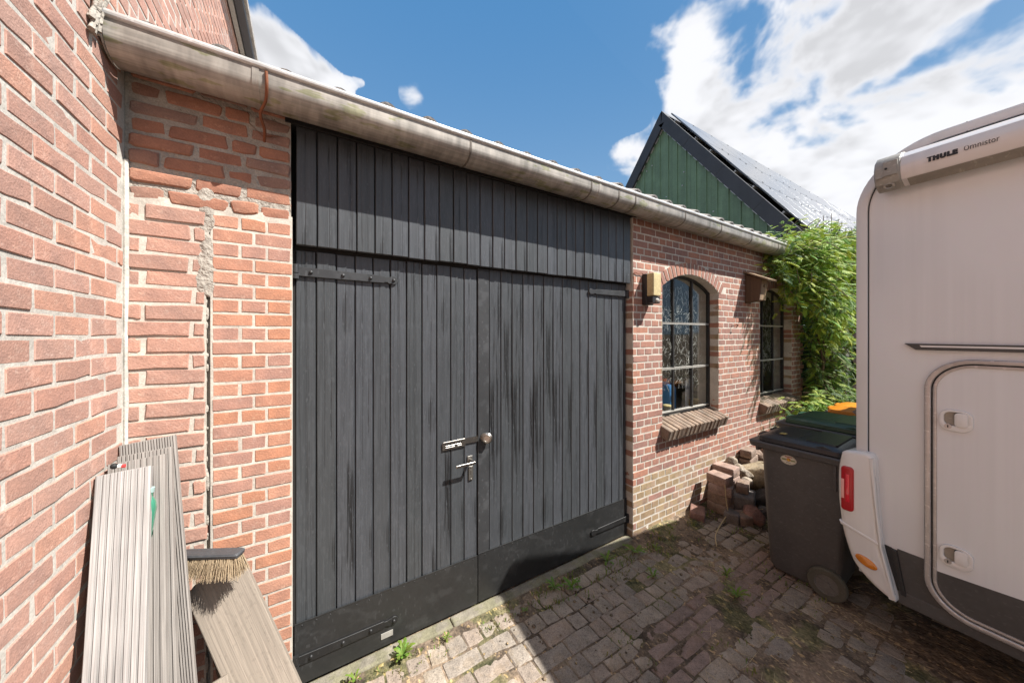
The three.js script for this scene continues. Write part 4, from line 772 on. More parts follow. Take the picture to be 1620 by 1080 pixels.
// ================================================================== WHEELIE BINS (own -z is the front)
function bin(p, ry, label, k, body, lid, extra) {
  const b = thing('wheelie_bin', label, 'wheelie bin', p, ry, 'wheelie bins behind the motorhome'), H = extra.h || .96, f = extra.deep || 1;
  part(b, 'bin_body', loft([{ y: .03, w: .38 * k, d: .33 * f, r: .03, z: -.01 }, { y: .06, w: .40 * k, d: .37 * f, r: .035, z: -.01 }, { y: .5, w: .435 * k, d: .43 * f, r: .04, z: -.005 }, { y: H - .05, w: .465 * k, d: .475 * f, r: .045 }, { y: H - .04, w: .465 * k, d: .475 * f, r: .045 }], 6), body);
  part(b, 'bin_rim', loft([{ y: H - .085, w: .475 * k, d: .50 * f, r: .03, z: -.024 }, { y: H - .078, w: .505 * k, d: .545 * f, r: .035, z: -.030 }, { y: H - .045, w: .515 * k, d: .555 * f, r: .035, z: -.032 }, { y: H - .038, w: .50 * k, d: .54 * f, r: .035, z: -.030 }], 6), body);
  part(b, 'side_rib', [box(.022, .17, .02, -.230 * k, H - .16, .165 * f, .004), box(.022, .17, .02, .230 * k, H - .16, .165 * f, .004), box(.44 * k, .03, .02, 0, H - .10, -.262 * f, .006)], body);
  const L = sub(b, 'lid', [0, H - .038, .21 * f], [extra.tip || 0, 0, 0]);
  part(L, 'lid_shell', loft([{ y: .0, w: .462 * k, d: .47 * f, r: .045, z: -.232 * f }, { y: .008, w: .47 * k, d: .475 * f, r: .045, z: -.232 * f }, { y: .034, w: .46 * k, d: .465 * f, r: .045, z: -.232 * f }, { y: .050, w: .41 * k, d: .41 * f, r: .05, z: -.228 * f }, { y: .058, w: .34 * k, d: .34 * f, r: .05, z: -.225 * f }], 6, .5), lid);
  part(L, 'lid_panel', [loft([{ y: .050, w: .37 * k, d: .17 * f, r: .015, z: -.125 * f }, { y: .064, w: .355 * k, d: .155 * f, r: .015, z: -.125 * f }], 4), loft([{ y: .050, w: .30 * k, d: .15 * f, r: .012, z: -.315 * f }, { y: .060, w: .29 * k, d: .14 * f, r: .012, z: -.315 * f }], 4)], lid);
  part(L, 'lid_grip', [-.10, .10].map((x) => box(.10 * k, .018, .05, x * k, .028, -.462 * f, .007, 2)), lid);
  part(L, 'hinge_arm', [-1, 1].map((q) => muv(prismX([[-.15 * f, .038], [-.10 * f, .052], [.075, .002], [.088, -.018], [.070, -.030], [.035, -.018]], q * .215 * k - .007, q * .215 * k + .007, { bevel: .002 }))), lid);
  part(b, 'handle', [muv(rod([-.235 * k, H - .062, .29 * f], [.235 * k, H - .062, .29 * f], .016, .016, 12)), ...[-1, 1].map((q) => muv(prismX([[.18 * f, H - .045], [.27 * f, H - .042], [.305 * f, H - .055], [.305 * f, H - .075], [.27 * f, H - .105], [.18 * f, H - .085]], q * .236 * k - .012, q * .236 * k + .012, { bevel: .003 })))], extra.handle || body);
  part(b, 'hinge_pin', [-1, 1].map((q) => muv(new THREE.CylinderGeometry(.010, .010, .006, 12).rotateZ(1.57).translate(q * (.236 * k + .018), H - .062, .283 * f))), M.rubber);
  for (const s of [-1, 1]) {
    const w = sub(b, 'wheel', [s * (.205 * k + .012), .1, .125 * f]);
    part(w, 'tyre', muvKeep(toCreasedNormals(new THREE.LatheGeometry([[.060, -.020], [.090, -.021], [.098, -.014], [.100, 0], [.098, .014], [.090, .021], [.060, .020]].map((q) => new THREE.Vector2(...q)), 30).rotateZ(Math.PI / 2), .6)), M.tyre);
    const hub = [muv(new THREE.CylinderGeometry(.062, .062, .022, 24).rotateZ(1.57)), muv(new THREE.TorusGeometry(.060, .005, 6, 24).rotateY(1.57).translate(s * .013, 0, 0)), muv(new THREE.CylinderGeometry(.018, .018, .04, 14).rotateZ(1.57))];
    for (let i = 0; i < 6; i++) hub.push(muv(new THREE.BoxGeometry(.030, .044, .010).translate(0, .036, 0).rotateX(i * Math.PI / 3)));
    part(w, 'hub', hub, M.hub);
  }
  part(b, 'axle', muv(rod([-.2 * k, .1, .125 * f], [.2 * k, .1, .125 * f], .011, .011, 8)), M.steelWorn);
  return b;
}
{
  const b = bin([3.055, 0, .945], .03, 'dark grey wheelie bin with an oval sticker and black lid beside the motorhome', 1, M.binGrey, M.binLid, {});
  const cv = document.createElement('canvas'); cv.width = 256; cv.height = 180; const c = cv.getContext('2d');
  c.fillStyle = '#d9d3c0'; c.fillRect(0, 0, 256, 180); c.strokeStyle = '#8c877c'; c.lineWidth = 5; c.beginPath(); c.ellipse(128, 90, 118, 80, 0, 0, 7); c.stroke();
  c.fillStyle = '#8a8f5e'; c.fillRect(22, 72, 70, 34); c.fillRect(164, 76, 70, 30); c.fillStyle = '#b4622c'; c.beginPath(); c.arc(130, 84, 34, 0, 7); c.fill(); c.fillStyle = '#d9b23a'; c.beginPath(); c.moveTo(110, 70); c.quadraticCurveTo(150, 60, 148, 108); c.quadraticCurveTo(118, 120, 108, 100); c.fill(); c.fillStyle = '#a02a22'; c.fillRect(70, 24, 116, 16); c.fillStyle = '#4a5340'; c.fillRect(92, 136, 74, 10);
  const t = new THREE.CanvasTexture(cv); t.colorSpace = THREE.SRGBColorSpace;
  const s = new THREE.CylinderGeometry(.5, .5, 1, 40); s.rotateZ(Math.PI / 2); s.scale(.002, .062, .088); const p = s.attributes.position, uv = s.attributes.uv; for (let i = 0; i < p.count; i++) uv.setXY(i, p.getZ(i) / .088 + .5, p.getY(i) / .062 + .5);
  part(b, 'sticker', s, std(C(.9, .9, .9), .5, { map: t }), { p: [-.2335, .835, -.070], r: [0, 0, -.035] });
  part(b, 'lid_label', box(.05, .002, .035, -.13, .985, -.13), std(C(.55, .42, .12), .6, { map: T.dirt }));
}
bin([3.66, 0, .95], -.03, 'wheelie bin with a dark green lid, between the grey bin and the orange lidded one', 1.12, M.binGrey, M.binGreen, { deep: 1.16, h: 1.0 });
bin([4.36, 0, 1.02], .05, 'wheelie bin with a bright orange lid behind the green lidded one', 1.12, M.binGrey, M.binOrange, { deep: 1.16, h: 1.0, tip: .03 });

// ================================================================== RUBBLE AGAINST THE WALL
{
  const r = rngOf(101), grp = 'stones and bricks heaped against the window wall';
  const mk = (c) => std(C(...c), .92, { map: T.stone, bumpMap: T.stoneB, bumpScale: .008 });
  const mats = { pink: mk([.46, .325, .27]), red: mk([.31, .175, .14]), pale: mk([.50, .425, .34]), grey: mk([.22, .195, .18]), dark: mk([.11, .10, .09]), ochre: mk([.42, .345, .235]), brown: mk([.35, .255, .20]) };
  const block = (w, h, d, k) => muvKeep(toCreasedNormals(lumpy(new RoundedBoxGeometry(w, h, d, 3, Math.min(w, h, d) * .13), .05, 16, k), .6));
  const boulder = (w, h, d, k) => { const g = new THREE.IcosahedronGeometry(1, 3), p = g.attributes.position, rb = rngOf(k * 7 + 1), pl = []; for (let i = 0; i < 11; i++) { const n = new THREE.Vector3(rb() - .5, rb() - .5, rb() - .5).normalize(); pl.push([n, .62 + rb() * .25]); } const v = new THREE.Vector3(); for (let i = 0; i < p.count; i++) { v.fromBufferAttribute(p, i); for (const [n, c] of pl) { const q = v.dot(n) - c; if (q > 0) v.addScaledVector(n, -q * .92); } v.multiplyScalar(1 + (fb3(v.x * 4 + k, v.y * 4, v.z * 4, 3) - .5) * .12); p.setXYZ(i, v.x * w / 1.7, v.y * h / 1.7, v.z * d / 1.7); } return muvKeep(toCreasedNormals(g, .55)); };
  const stone = (label, cat, p, rot, geo, mat, group = grp) => { const m = cast(new THREE.Mesh(geo, mat)); m.name = numbered(cat === 'brick' ? 'loose_brick' : cat === 'paving block' ? 'loose_paving_block' : 'loose_stone'); m.position.set(...p); m.rotation.set(...rot); tag(m, label, cat, group); scene.add(m); };
  // front stack of four
  const stack = ['lowest', 'second from the bottom', 'third from the bottom', 'topmost'];
  for (let i = 0; i < 4; i++) stone(`pink paving block, ${stack[i]} of the front stack of four in the rubble`, 'paving block', [3.36 + (i === 1 ? .012 : 0) - (i > 1 ? .01 : 0), .055 + i * .090, .165 + (i === 2 ? .015 : 0)], [(r() - .5) * .06, -.12 + i * .13 - (i === 3 ? .35 : 0) + (i === 2 ? .12 : 0), (r() - .5) * .07], block(.125, .088, .19, i + 1), i === 0 ? mats.brown : i === 1 ? mats.brown : mats.pink);
  for (let i = 0; i < 4; i++) stone(`pinkish paving block, ${stack[i]} of the rubble's rear stack`, 'paving block', [3.60 + (r() - .5) * .02, .06 + i * .092, .10], [0, .15 + (r() - .5) * .2, (r() - .5) * .05], block(.15, .09, .20, i + 9), i > 1 ? mats.pink : mats.brown);
  stone('large dark grey block under a brick in the middle of the rubble', 'paving block', [3.56, .10, .285], [0, .35, .03], block(.24, .18, .17, 21), mats.grey);
  stone('brown brick lying on the large dark grey block', 'brick', [3.60, .225, .255], [0, .35, .02], block(.20, .07, .10, 22), mats.brown);
  stone('big pale boulder with a flat top, largest stone of the rubble', 'stone', [4.03, .205, .19], [.35, .5, -.25], boulder(.36, .30, .30, 23), mats.ochre);
  stone('brown brick leaning under another at the back of the rubble by the wall', 'brick', [4.18, .30, .055], [0, .1, .06], block(.24, .085, .11, 24), mats.brown);
  stone('brown brick topmost at the back of the rubble by the wall', 'brick', [4.16, .392, .058], [0, .2, -.05], block(.22, .082, .11, 25), mats.brown);
  stone('rounded brown stone on top of the rubble, right of the topmost brick', 'stone', [4.55, .37, .10], [.2, .3, .1], boulder(.26, .17, .2, 26), mats.brown);
  stone('mottled upright stone at the far end of the rubble beside the grey bin', 'stone', [4.98, .42, .09], [0, .2, .1], boulder(.22, .28, .2, 27), mats.ochre);
  stone('reddish cobble lying by itself at the left end of the rubble', 'stone', [3.09, .035, .10], [.05, .5, .05], block(.17, .085, .12, 28), mats.red);
  stone('smooth reddish stone lying in front of the dark grey block', 'stone', [3.46, .06, .40], [.1, .7, .12], boulder(.20, .13, .17, 29), mats.red);
  stone('low grey cobble sunk in the soil in front of the stack', 'stone', [3.30, .03, .30], [.05, .3, -.1], block(.14, .11, .12, 30), mats.grey);
  stone('brownish cobble next to the sunken one in front of the stack', 'stone', [3.36, .03, .36], [-.08, 1.0, .12], block(.14, .10, .11, 31), mats.brown);
  stone('dark stone in the shade at the foot of the boulder', 'stone', [3.84, .08, .36], [.3, .2, .2], boulder(.2, .17, .2, 32), mats.dark);
  stone('black lump of stone between the boulder and the grey bin', 'stone', [3.98, .05, .44], [.1, .9, .3], boulder(.2, .15, .16, 33), mats.dark);
  stone('small grey stone on the ground right of the smooth reddish one', 'stone', [3.64, .04, .42], [.3, .2, .6], boulder(.12, .10, .11, 34), mats.grey);
  const small_labels = ["pale rough stone high in the rubble, right behind the second stack", "pale angular stone between the second stack and the top of the boulder", "pale stone under the highest pale one behind the second stack", "pale stone resting against the left side of the boulder", "ochre stone above the right shoulder of the boulder", "brown stone at the back of the rubble right of the boulder", "ochre stone right of the boulder, next to the grey bin", "ochre stone below the mottled upright stone at the far end", "brown stone low in the rubble between the second stack and the boulder", "brown stone low in the rubble, partly under the boulder", "large brown stone low in the rubble, right of the boulder's foot", "brown stone at the far lower end of the rubble by the bin", "pale flat stone against the wall left of the topmost brick", "brown stone against the wall right of the topmost brick"];
  const small = [[3.80, .31, .12, 'pale', .11], [3.88, .25, .16, 'pale', .12], [3.80, .20, .20, 'pale', .12], [3.92, .15, .14, 'pale', .13], [4.22, .27, .17, 'ochre', .12], [4.42, .27, .16, 'brown', .16], [4.60, .26, .14, 'ochre', .15], [4.75, .32, .10, 'ochre', .16], [3.75, .09, .20, 'brown', .16], [4.3, .12, .15, 'brown', .22], [4.55, .12, .15, 'brown', .24], [4.85, .14, .15, 'brown', .26], [3.80, .36, .06, 'pale', .12], [4.38, .33, .06, 'brown', .14]];
  small.forEach(([x, y, z, m, s], i) => stone(small_labels[i], 'stone', [x, y, z], [r() * 3, r() * 3, r() * 3], boulder(s, s * .8, s * .9, 40 + i), mats[m]));
  const tw = (label, pts, rad) => { const m = cast(new THREE.Mesh(muv(tube(pts, rad, 20, 5)), M.straw)); m.name = numbered('dry_stalk'); tag(m, label, 'stalk', 'dry stalks by the rubble'); scene.add(m); };
  tw('dry straw stalk leaning upright against the front stack of blocks', [[3.285, .33, .245], [3.275, .18, .26], [3.28, .02, .285]], .0035);
  tw('long dry stalk lying on the paving in front of the rubble', [[3.32, .07, .27], [3.12, .035, .30], [2.90, .022, .36], [2.78, .015, .43]], .0045);
  tw('thin dry stalk bent over the soil right of the rubble front', [[3.34, .05, .29], [3.42, .11, .40], [3.55, .10, .44]], .0025);
}

// ================================================================== LEAVES
const leafMid = (() => {                                            // a pinnate leaf along +z, drooping: stalk and leaflets in pairs
  const pos = [], tri = (a, b, c) => pos.push(...a, ...b, ...c), n = 6, L = .20;
  const at = (t) => [0, -.035 * t * t, L * t];
  const leaflet = (p, yaw, l, w, droop) => { const c = Math.cos(yaw), s = Math.sin(yaw), f = (x, y, z) => [p[0] + x * c + z * s, p[1] + y - droop * z * 4, p[2] - x * s + z * c]; const a = f(0, 0, 0), b = f(w, -.004, l * .42), d = f(-w, -.004, l * .42), e = f(0, -.006, l), m = f(0, .004, l * .45); tri(a, b, m); tri(b, e, m); tri(e, d, m); tri(d, a, m); };
  for (let i = 0; i < n; i++) { const t = .22 + .66 * i / (n - 1), p = at(t), l = .056 * (1 - .25 * Math.abs(t - .5)), w = .0125; leaflet(p, 1.05 - t * .25, l, w, .06); leaflet(p, -1.05 + t * .25, l, w, .06); }
  leaflet(at(.95), 0, .058, .013, .1);
  for (let i = 0; i < 3; i++) { const a = at(i / 3), b = at((i + 1) / 3); tri([a[0] - .0012, a[1], a[2]], [a[0] + .0012, a[1], a[2]], b); }
  const g = new THREE.BufferGeometry(); g.setAttribute('position', new THREE.Float32BufferAttribute(pos, 3)); g.computeVertexNormals(); g.setAttribute('uv', new THREE.BufferAttribute(new Float32Array(pos.length / 3 * 2), 2)); return g;
})();
const broad = (() => {                                              // four small oval leaves on a twig
  const pos = [], tri = (a, b, c) => pos.push(...a, ...b, ...c);
  for (let i = 0; i < 5; i++) { const y = i * 1.9, p = [Math.cos(y) * .01, i * .02 - .04, Math.sin(y) * .01 + i * .012], c = Math.cos(y), s = Math.sin(y), f = (x, h, z) => [p[0] + x * c + z * s, p[1] + h, p[2] - x * s + z * c], l = .07, w = .024; const a = f(0, 0, 0), b = f(w, -.008, l * .45), d = f(-w, -.008, l * .45), e = f(0, -.02, l), m = f(0, .003, l * .5); tri(a, b, m); tri(b, e, m); tri(e, d, m); tri(d, a, m); }
  const g = new THREE.BufferGeometry(); g.setAttribute('position', new THREE.Float32BufferAttribute(pos, 3)); g.computeVertexNormals(); g.setAttribute('uv', new THREE.BufferAttribute(new Float32Array(pos.length / 3 * 2), 2)); return g;
})();
function foliage(parent, name, geo, list, mat) {                      // list: [position, direction, roll, size, colour]
  const m = new THREE.InstancedMesh(geo, mat, list.length), q = new THREE.Quaternion(), Z = new THREE.Vector3(0, 0, 1), U = new THREE.Vector3(0, 1, 0), X = new THREE.Vector3(), Y = new THREE.Vector3(), mm = new THREE.Matrix4();
  list.forEach(([p, d, roll, s, c], i) => { const z = d.clone().normalize(); X.crossVectors(U, z); if (X.lengthSq() < .01) X.set(1, 0, 0); X.normalize(); Y.crossVectors(z, X); mm.makeBasis(X, Y, z); q.setFromRotationMatrix(mm).multiply(new THREE.Quaternion().setFromAxisAngle(Z, roll)); m.setMatrixAt(i, new THREE.Matrix4().compose(p, q, new THREE.Vector3(s, s, s))); m.setColorAt(i, c); });
  m.name = name; m.userData.kind = 'stuff'; cast(m); parent.add(m); return m;
}
{
  // the climber over the end of the outbuilding
  const v = thing('wisteria', 'bushy green wisteria climbing over the far end of the brick outbuilding and its gutter', 'climber', [5.85, 0, .12]), O = v.position, r = rngOf(121), L = [];
  const stems = [];
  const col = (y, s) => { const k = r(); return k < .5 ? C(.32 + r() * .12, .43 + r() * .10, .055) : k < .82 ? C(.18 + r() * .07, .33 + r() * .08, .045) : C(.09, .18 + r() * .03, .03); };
  // shoots: start, way, length, droop
  const shoot = (p0, d0, len, droop, size, deep) => {
    const p = new THREE.Vector3(...p0).sub(O), d = new THREE.Vector3(...d0).normalize(), pts = [p.clone()]; let n = Math.max(3, Math.round(len / .045));
    for (let i = 0; i < n; i++) {
      if (i % 2) L.push([p.clone().add(new THREE.Vector3((r() - .5) * .1, (r() - .5) * .1, (r() - .5) * .1)), new THREE.Vector3(r() - .5, .1 - r() * .4, r() - .5).normalize(), (r() - .5) * 1.2, size * (.45 + r() * .4), col()]);
      d.add(new THREE.Vector3((r() - .5) * .5, (r() - .5) * .4 - droop, (r() - .5) * .5)).normalize(); p.addScaledVector(d, .045); if (i % 3 === 2) pts.push(p.clone());
      const side = new THREE.Vector3(r() - .5, .12 - r() * .45, r() - .5 + .12).normalize().addScaledVector(d, .35);
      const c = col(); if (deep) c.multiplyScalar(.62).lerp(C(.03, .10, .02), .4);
      L.push([p.clone(), side, (r() - .5) * 1.2, size * (.38 + r() * .46), c]);
    }
    if (pts.length > 2) stems.push(new THREE.TubeGeometry(new THREE.CatmullRomCurve3(pts), pts.length * 2, .003 + r() * .002, 4));
  };
  const R = (a, b) => a + r() * (b - a);
  // top of the wall and the gutter end, spilling towards the yard
  for (let i = 0; i < 420; i++) { const x = R(4.75, 7.3), t = (x - 4.75) / 2.45; shoot([x, R(2.60, 2.92) + t * .16 - (x < 5.2 ? .12 : 0), R(-.35, .28)], [R(-.5, .4), R(-.2, .7), R(0, 1)], R(.2, .42), .10, .78); }
  for (let i = 0; i < 230; i++) shoot([R(5.05, 7.3), R(2.05, 2.75), R(.1, .38)], [R(-.7, .3), R(-.3, .2), R(.2, 1)], R(.2, .45), .16, .78);
  // hanging over the second window
  for (let i = 0; i < 46; i++) shoot([R(4.80, 5.2), R(2.12, 2.62), R(.05, .24)], [R(-.9, .2), R(-.3, .2), R(.2, .8)], R(.15, .3), .2, .75);
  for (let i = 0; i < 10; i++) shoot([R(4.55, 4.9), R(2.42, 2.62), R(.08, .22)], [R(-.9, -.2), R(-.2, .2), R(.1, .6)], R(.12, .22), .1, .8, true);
  // the curtain beside the window down to the ground
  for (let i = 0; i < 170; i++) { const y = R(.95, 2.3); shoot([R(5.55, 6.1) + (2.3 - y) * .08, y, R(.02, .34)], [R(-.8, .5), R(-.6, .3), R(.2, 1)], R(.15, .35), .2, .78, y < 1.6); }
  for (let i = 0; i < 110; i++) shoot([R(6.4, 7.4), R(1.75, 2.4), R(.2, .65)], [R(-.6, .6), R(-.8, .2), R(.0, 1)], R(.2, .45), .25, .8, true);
  for (let i = 0; i < 12; i++) shoot([R(6.6, 7.3), R(1.35, 1.75), R(.25, .6)], [R(-.6, .6), R(-.8, .2), R(.0, 1)], R(.15, .3), .25, .8);
  // the low bush at its foot
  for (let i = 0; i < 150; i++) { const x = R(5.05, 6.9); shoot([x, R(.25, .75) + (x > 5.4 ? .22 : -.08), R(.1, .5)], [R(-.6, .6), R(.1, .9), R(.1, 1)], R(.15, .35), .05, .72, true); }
  for (let i = 0; i < 70; i++) shoot([R(4.78, 5.6), R(.42, .86), R(.12, .34)], [R(-.6, .6), R(.1, .9), R(.1, 1)], R(.12, .24), .05, .7);
  foliage(v, 'leaf_mass', leafMid, L, M.leaf);
  const trunk = []; for (let i = 0; i < 7; i++) { const x = 5.72 + r() * .5, z = .06 + r() * .2; const pts = []; for (let k = 0; k <= 8; k++) pts.push([x - O.x + (r() - .5) * .12 + k * .01, k * .34, z - O.z + (r() - .5) * .1]); trunk.push(tube(pts, .008 + r() * .014, 30, 6)); }
  part(v, 'trunk', muv(join(trunk)), M.bark); part(v, 'shoots', muv(join(stems)), M.bark, { kind: 'stuff' });
  for (let i = 0; i < 5; i++) { const x = 5.9 + i * .33 + r() * .2; part(v, 'bare_twig', muv(tube([[x - O.x, 2.9, .0], [x - O.x + .05, 3.15, .03], [x - O.x + (r() - .3) * .2, 3.30 + r() * .12, .05]], .004, 8, 4)), M.bark); }
}
{
  const post = thing('steel_post', 'slim grey steel post standing inside the climber beside the last window', 'post', [6.42, 0, .30]);
  part(post, 'post', muv(new THREE.CylinderGeometry(.035, .035, 2.6, 16).translate(0, 1.3, 0)), M.alu); part(post, 'foot_plate', box(.16, .012, .16, 0, .006, 0), M.alu); part(post, 'post_cap', muv(new THREE.SphereGeometry(.036, 14, 8).translate(0, 2.6, 0)), M.alu);
}
{
  // a dense dark shrub closing the gap behind
  const h = thing('laurel_shrub', 'dense dark evergreen shrub filling the shade behind the climber', 'shrub', [8.2, 0, .3]), O = h.position, r = rngOf(141), L = [], br = [];
  const blobs = [[0, 1.3, 0, 1.0, 1.4, 1.2], [.5, 1.2, 1.0, .9, 1.35, .8], [.3, 1.25, -1.0, .9, 1.4, .9], [1.4, 1.3, .4, 1, 1.5, 1.2]];
  for (let i = 0; i < 9000; i++) { const b = blobs[Math.floor(r() * 4)], d = new THREE.Vector3(r() - .5, r() - .5, r() - .5).normalize(), k = Math.pow(r(), .35), p = new THREE.Vector3(b[0] + d.x * b[3] * k, Math.max(.03, b[1] + d.y * b[4] * k), b[2] + d.z * b[5] * k); L.push([p, d.clone().add(new THREE.Vector3(r() - .5, r() - .6, r() - .5)), r() * 6, .8 + r() * .7, C(.022 + r() * .02, .055 + r() * .035, .016)]); }
  foliage(h, 'leaf_mass', broad, L, M.leaf);
  for (let i = 0; i < 16; i++) { const b = blobs[i % 4], a = r() * 6.3; br.push(tube([[b[0] * .6, 0, b[2] * .6], [b[0] + Math.cos(a) * .2, .8, b[2] + Math.sin(a) * .2], [b[0] + Math.cos(a) * .6, 2.0 + r() * .4, b[2] + Math.sin(a) * .6]], .018, 14, 5)); }
  part(h, 'branches', muv(join(br)), M.bark);
}

// ================================================================== THE GREEN BARN BEHIND
{
  const bx = 9, ridge = [-4.25, 8.2], slope = 1.335, b = thing('barn', 'green metal clad barn with dark verges and a roof covered in solar panels', 'barn', [bx, 0, ridge[0]]);
  // own x along the ridge, own z across, ridge at z = 0
  const half = 4.1, ye = ridge[1] - half * slope, Lr = 21, r = rngOf(151);
  const yAt = (z) => ridge[1] - .20 - Math.abs(z) * slope;
  const n = 30, w = 2 * half / n;
  for (let i = 0; i < n; i++) {                                       // profiled sheets, each with a wide flat, a rib and a narrow groove
    const z0 = -half + i * w, P = [[0, 0], [.42, 0], [.46, -.026], [.60, -.026], [.64, 0], [1, 0]], pos = [];
    const xs = P.map(([t, x]) => [z0 + t * w * .998, x - .006 * (i % 2)]);
    const q = (a, b2) => { const [z1, x1] = a, [z2, x2] = b2, y1 = yAt(z1), y2 = yAt(z2); pos.push(x1, 0, z1, x1, y1, z1, x2, 0, z2, x2, 0, z2, x1, y1, z1, x2, y2, z2); };
    for (let k = 0; k + 1 < xs.length; k++) q(xs[k], xs[k + 1]);
    const g = new THREE.BufferGeometry(); g.setAttribute('position', new THREE.Float32BufferAttribute(pos, 3)); g.computeVertexNormals();
    const v = Math.floor(r() * 3); M['gs' + v] ??= std(C(.14 + v * .006, .235 + v * .009, .145 + v * .006), .5, { map: T.dirt });
    part(b, 'cladding_sheet', muv(g, r(), r()), M['gs' + v]);
  }
  const core = new THREE.Shape([[-half, 0], [half, 0], [half, ye - .25], [0, ridge[1] - .3], [-half, ye - .25]].map(([z, y]) => new THREE.Vector2(-z, y)));
  part(b, 'hall', prismX(core, .05, Lr - .1), M.barnTrim);
  const cs = Math.atan(slope), len = Math.hypot(half + .2, (half + .2) * slope);
  for (const s of [-1, 1]) {
    const dz = s * Math.cos(cs), dy = -Math.sin(cs), at = (k, up) => [k * dz + s * Math.sin(cs) * up, ridge[1] + k * dy + Math.cos(cs) * up];
    part(b, 'roof_slope', prismX([at(0, 0), at(len, 0), at(len, -.12), at(0, -.12)], -.06, Lr), M.roofDark);
    part(b, 'verge_board', prismX([at(-.0, .03), at(len, .03), at(len, -.27), at(.0 + .2, -.27), [0, ridge[1] - .33]], -.115, -.05), M.barnTrim);
    for (let k = 1; k < 5; k++) part(b, 'verge_joint', prismX([at(k * len / 5, .032), at(k * len / 5 + .012, .032), at(k * len / 5 + .012, -.272), at(k * len / 5, -.272)], -.118, -.11), M.seam);
    // sealing strip with notches under the verge
    const dn = []; for (let k = 0; k < 26; k++) { const q = .35 + k * (len - .4) / 26; dn.push(prismX([at(q, -.265), at(q + .17, -.265), at(q + .17, -.29), at(q, -.29)], -.05, -.02)); } part(b, 'filler_strip', dn, M.alu, { kind: 'stuff' });
  }
  part(b, 'ridge_cap', prismX([[-.16, ridge[1] - .16], [0, ridge[1] + .06], [.16, ridge[1] - .16], [0, ridge[1] + .02]], -.1, Lr), M.barnTrim);
  const screws = []; for (let i = 0; i < 60; i++) { const z = (r() - .5) * 7, y = ridge[1] - .6 - Math.abs(z) * slope - r() * 2.5; if (y > 2) screws.push(muv(new THREE.CylinderGeometry(.018, .018, .02, 6).rotateZ(1.57).translate(-.03, y, z))); }
  part(b, 'fixing_screw', screws, M.alu, { kind: 'stuff' });
  // solar panels on the slope that faces the yard
  const pw = 1.02, ph = 1.66, gap = .022, clamps = [];
  const tilt = new THREE.Matrix4().makeRotationX(cs), pg = muvKeep(new RoundedBoxGeometry(pw - gap, .035, ph - gap, 1, .006)), lines = [];
  for (let row = 0; row < 4; row++) for (let c = 0; c < 19; c++) {
    const k = .10 + (row + .5) * ph, x = .12 + (c + .5) * pw, z = k * Math.cos(cs) + Math.sin(cs) * .11, y = ridge[1] - k * Math.sin(cs) + Math.cos(cs) * .11;
    const p = part(b, 'solar_panel', pg, M.solar, { p: [x, y, z], r: [cs + (r() - .5) * .004, 0, (r() - .5) * .004] });
    if (c < 18) for (const q of [-.42, .42]) { const kk = k + q * ph; clamps.push(muv(new THREE.BoxGeometry(.026, .03, .04).rotateX(cs).translate(x + pw / 2, ridge[1] - kk * Math.sin(cs) + Math.cos(cs) * .12, kk * Math.cos(cs) + Math.sin(cs) * .12))); }
  }
  part(b, 'panel_clamp', clamps, M.seam, { kind: 'stuff' });
  const rails = []; for (let row = 0; row < 4; row++) for (const q of [.2, .8]) { const k = .1 + (row + q) * ph; rails.push(muv(new THREE.BoxGeometry(19.5, .05, .04).rotateX(cs).translate(9.85, ridge[1] - k * Math.sin(cs) + Math.cos(cs) * .04, k * Math.cos(cs) + Math.sin(cs) * .04))); }
  part(b, 'panel_rail', rails, M.alu, { kind: 'stuff' });
}

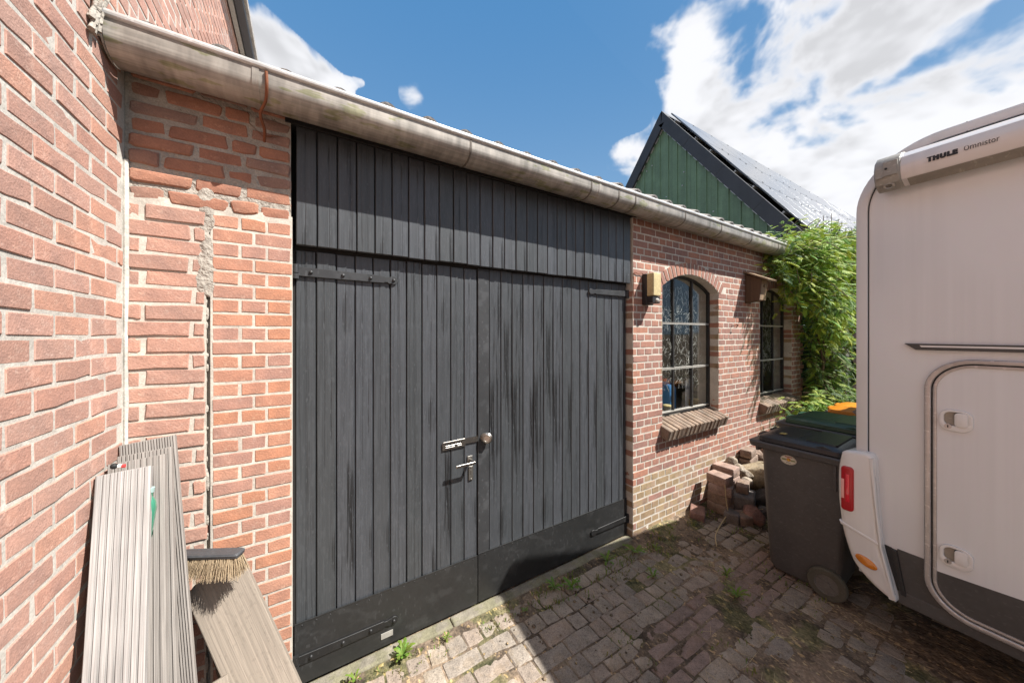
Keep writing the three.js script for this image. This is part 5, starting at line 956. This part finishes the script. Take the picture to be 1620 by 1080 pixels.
// ================================================================== WEEDS, MOSS, STRAW
{
  const r = rngOf(161);
  // a dandelion at the foot of the left door, and lesser weeds along the threshold
  const blade = (parent, name, list, mat) => foliage(parent, name, (() => { const pos = [], tri = (a, b, c) => pos.push(...a, ...b, ...c), W = [0, .008, .005, .013, .007, .016, .008, .014, 0], n = 8; const P = (i, s) => [s * W[i], .03 * Math.sin(i / n * 2.6), i / n * .12]; for (let i = 0; i < n; i++) { tri(P(i, 1), P(i + 1, 1), P(i, -1)); tri(P(i, -1), P(i + 1, 1), P(i + 1, -1)); } const g = new THREE.BufferGeometry(); g.setAttribute('position', new THREE.Float32BufferAttribute(pos, 3)); g.computeVertexNormals(); g.setAttribute('uv', new THREE.BufferAttribute(new Float32Array(pos.length / 3 * 2), 2)); return g; })(), list, mat);
  const rosette = (n, s, c) => { const L = []; for (let i = 0; i < n; i++) { const a = i / n * 6.28 + r() * .5; L.push([new THREE.Vector3(0, .004, 0), new THREE.Vector3(Math.cos(a), .15 + r() * .6, Math.sin(a)), (r() - .5) * .5, s * (.6 + r() * .6), c().clone()]); } return L; };
  const green = () => C(.12 + r() * .06, .21 + r() * .07, .03);
  const weeds = [[.43, .055, .58, 22, 'fresh green dandelion rosette at the foot of the left door leaf'], [.20, .06, .5, 7, 'small weed sprouting near the lower hinge of the left door leaf'], [.66, .075, .35, 7, 'small weed in the paving joint right of the dandelion'], [1.14, .15, .3, 6, 'tiny weed at the edge of the shadow in front of the right door leaf'], [1.40, .10, .55, 10, 'leafy weed under the middle of the right door leaf'], [1.50, .16, .6, 12, 'small clump of weed out from the right door leaf'], [1.90, .10, .6, 10, 'weed clump along the right door leaf near its hinge side'], [2.16, .14, .75, 14, 'weed clump at the foot of the brick corner right of the doors'], [2.34, .20, .45, 8, 'upright weed in the paving beyond the brick corner'], [2.36, .77, .6, 12, 'small weed in the paving in front of the grey bin'], [2.50, .64, .5, 9, 'weed seedling near the corner of the grey bin'], [2.05, .38, .5, 9, 'little weed standing alone in the shaded paving'], [3.72, .46, .8, 14, 'weed growing at the right front of the rubble'], [2.70, .08, .4, 8, 'small weed at the base of the window wall']];
  for (const [x, z, s, n, label] of weeds) { const w = thing('weed', label, 'weed', [x, .004, z], r() * 6); blade(w, 'leaf_mass', rosette(n, s, green), M.leaf); part(w, 'root_crown', muv(new THREE.SphereGeometry(.006, 6, 4)), M.bark); }
  // moss and grass in the joints, dead straw over the shaded paving
  const moss = [], grass = new THREE.Group(), put = (x, z, s, c) => moss.push([new THREE.Vector3(x, .0, z), new THREE.Vector3(r() - .5, .8 + r(), r() - .5), r() * 6, s, c]);
  const clump = (x, z, rx, rz, n, s = .25) => { for (let i = 0; i < n; i++) { const a = r() * 6.28, k = Math.sqrt(r()); put(x + Math.cos(a) * rx * k, z + Math.sin(a) * rz * k, s * (.5 + r()), r() < .6 ? C(.13 + r() * .05, .19 + r() * .06, .035) : C(.22, .21, .06)); } };
  for (let i = 0; i < 30; i++) clump(1.2 + r() * 1.2, .06 + r() * .22 * (1 - .3 * r()), .09, .03, 14, .20);
  for (let i = 0; i < 18; i++) clump(.1 + r() * 1.0, .05 + r() * .12, .05, .012, 8, .16);
  for (let i = 0; i < 26; i++) clump(1.4 + r() * 2.2, .2 + r() * .9, .10, .05, 10, .20);
  for (let i = 0; i < 14; i++) clump(2.4 + r() * 1.4, .06 + r() * .12, .10, .04, 12, .26);
  for (let i = 0; i < 10; i++) clump(1.2 + r() * 1.3, .5 + r() * 1.0, .07, .03, 8, .16);
  const g = new THREE.Group(); g.name = 'moss_and_grass'; tag(g, 'moss and fine grass growing in the joints of the paving', 'grass'); g.userData.kind = 'stuff'; scene.add(g); blade(g, 'grass_blades', moss, M.leaf).userData.kind = 'stuff';
  const st = []; for (let i = 0; i < 260; i++) { const c = r(), x = c < .5 ? 1.5 + r() * 2.4 : 1.3 + r() * 1.5, z = c < .5 ? .25 + r() * 1.2 : .9 + r() * .9, a = r() * 6.3, l = .015 + r() * r() * .09; st.push(rod([x, .008 + r() * .012, z], [x + Math.cos(a) * l, .008 + r() * .02, z + Math.sin(a) * l], .0008 + r() * .0008, .0006, 3)); }
  const s = cast(new THREE.Mesh(muv(mergeGeometries(st.map(plain))), M.straw)); s.name = 'straw_litter'; s.userData.kind = 'stuff'; tag(s, 'dry straw and stalks scattered over the shaded paving', 'straw'); scene.add(s);
  const cr = [], rc = rngOf(171); for (let i = 0; i < 700; i++) { const x = .9 + rc() * 3.2, z = .08 + rc() * 1.6, k = .003 + rc() * rc() * .011, q = new THREE.IcosahedronGeometry(k, 0); q.scale(1, .7, 1); cr.push(plain(q.translate(x, .006 + (fb3(x * 6, 1.7, z * 6, 4) - .5) * .01, z))); }
  const cm = cast(new THREE.Mesh(muv(mergeGeometries(cr)), M.soil)); cm.name = 'soil_crumbs'; cm.userData.kind = 'stuff'; tag(cm, 'crumbs of soil and grit strewn over the paving', 'soil'); scene.add(cm);
}

renderer.render(scene, camera);
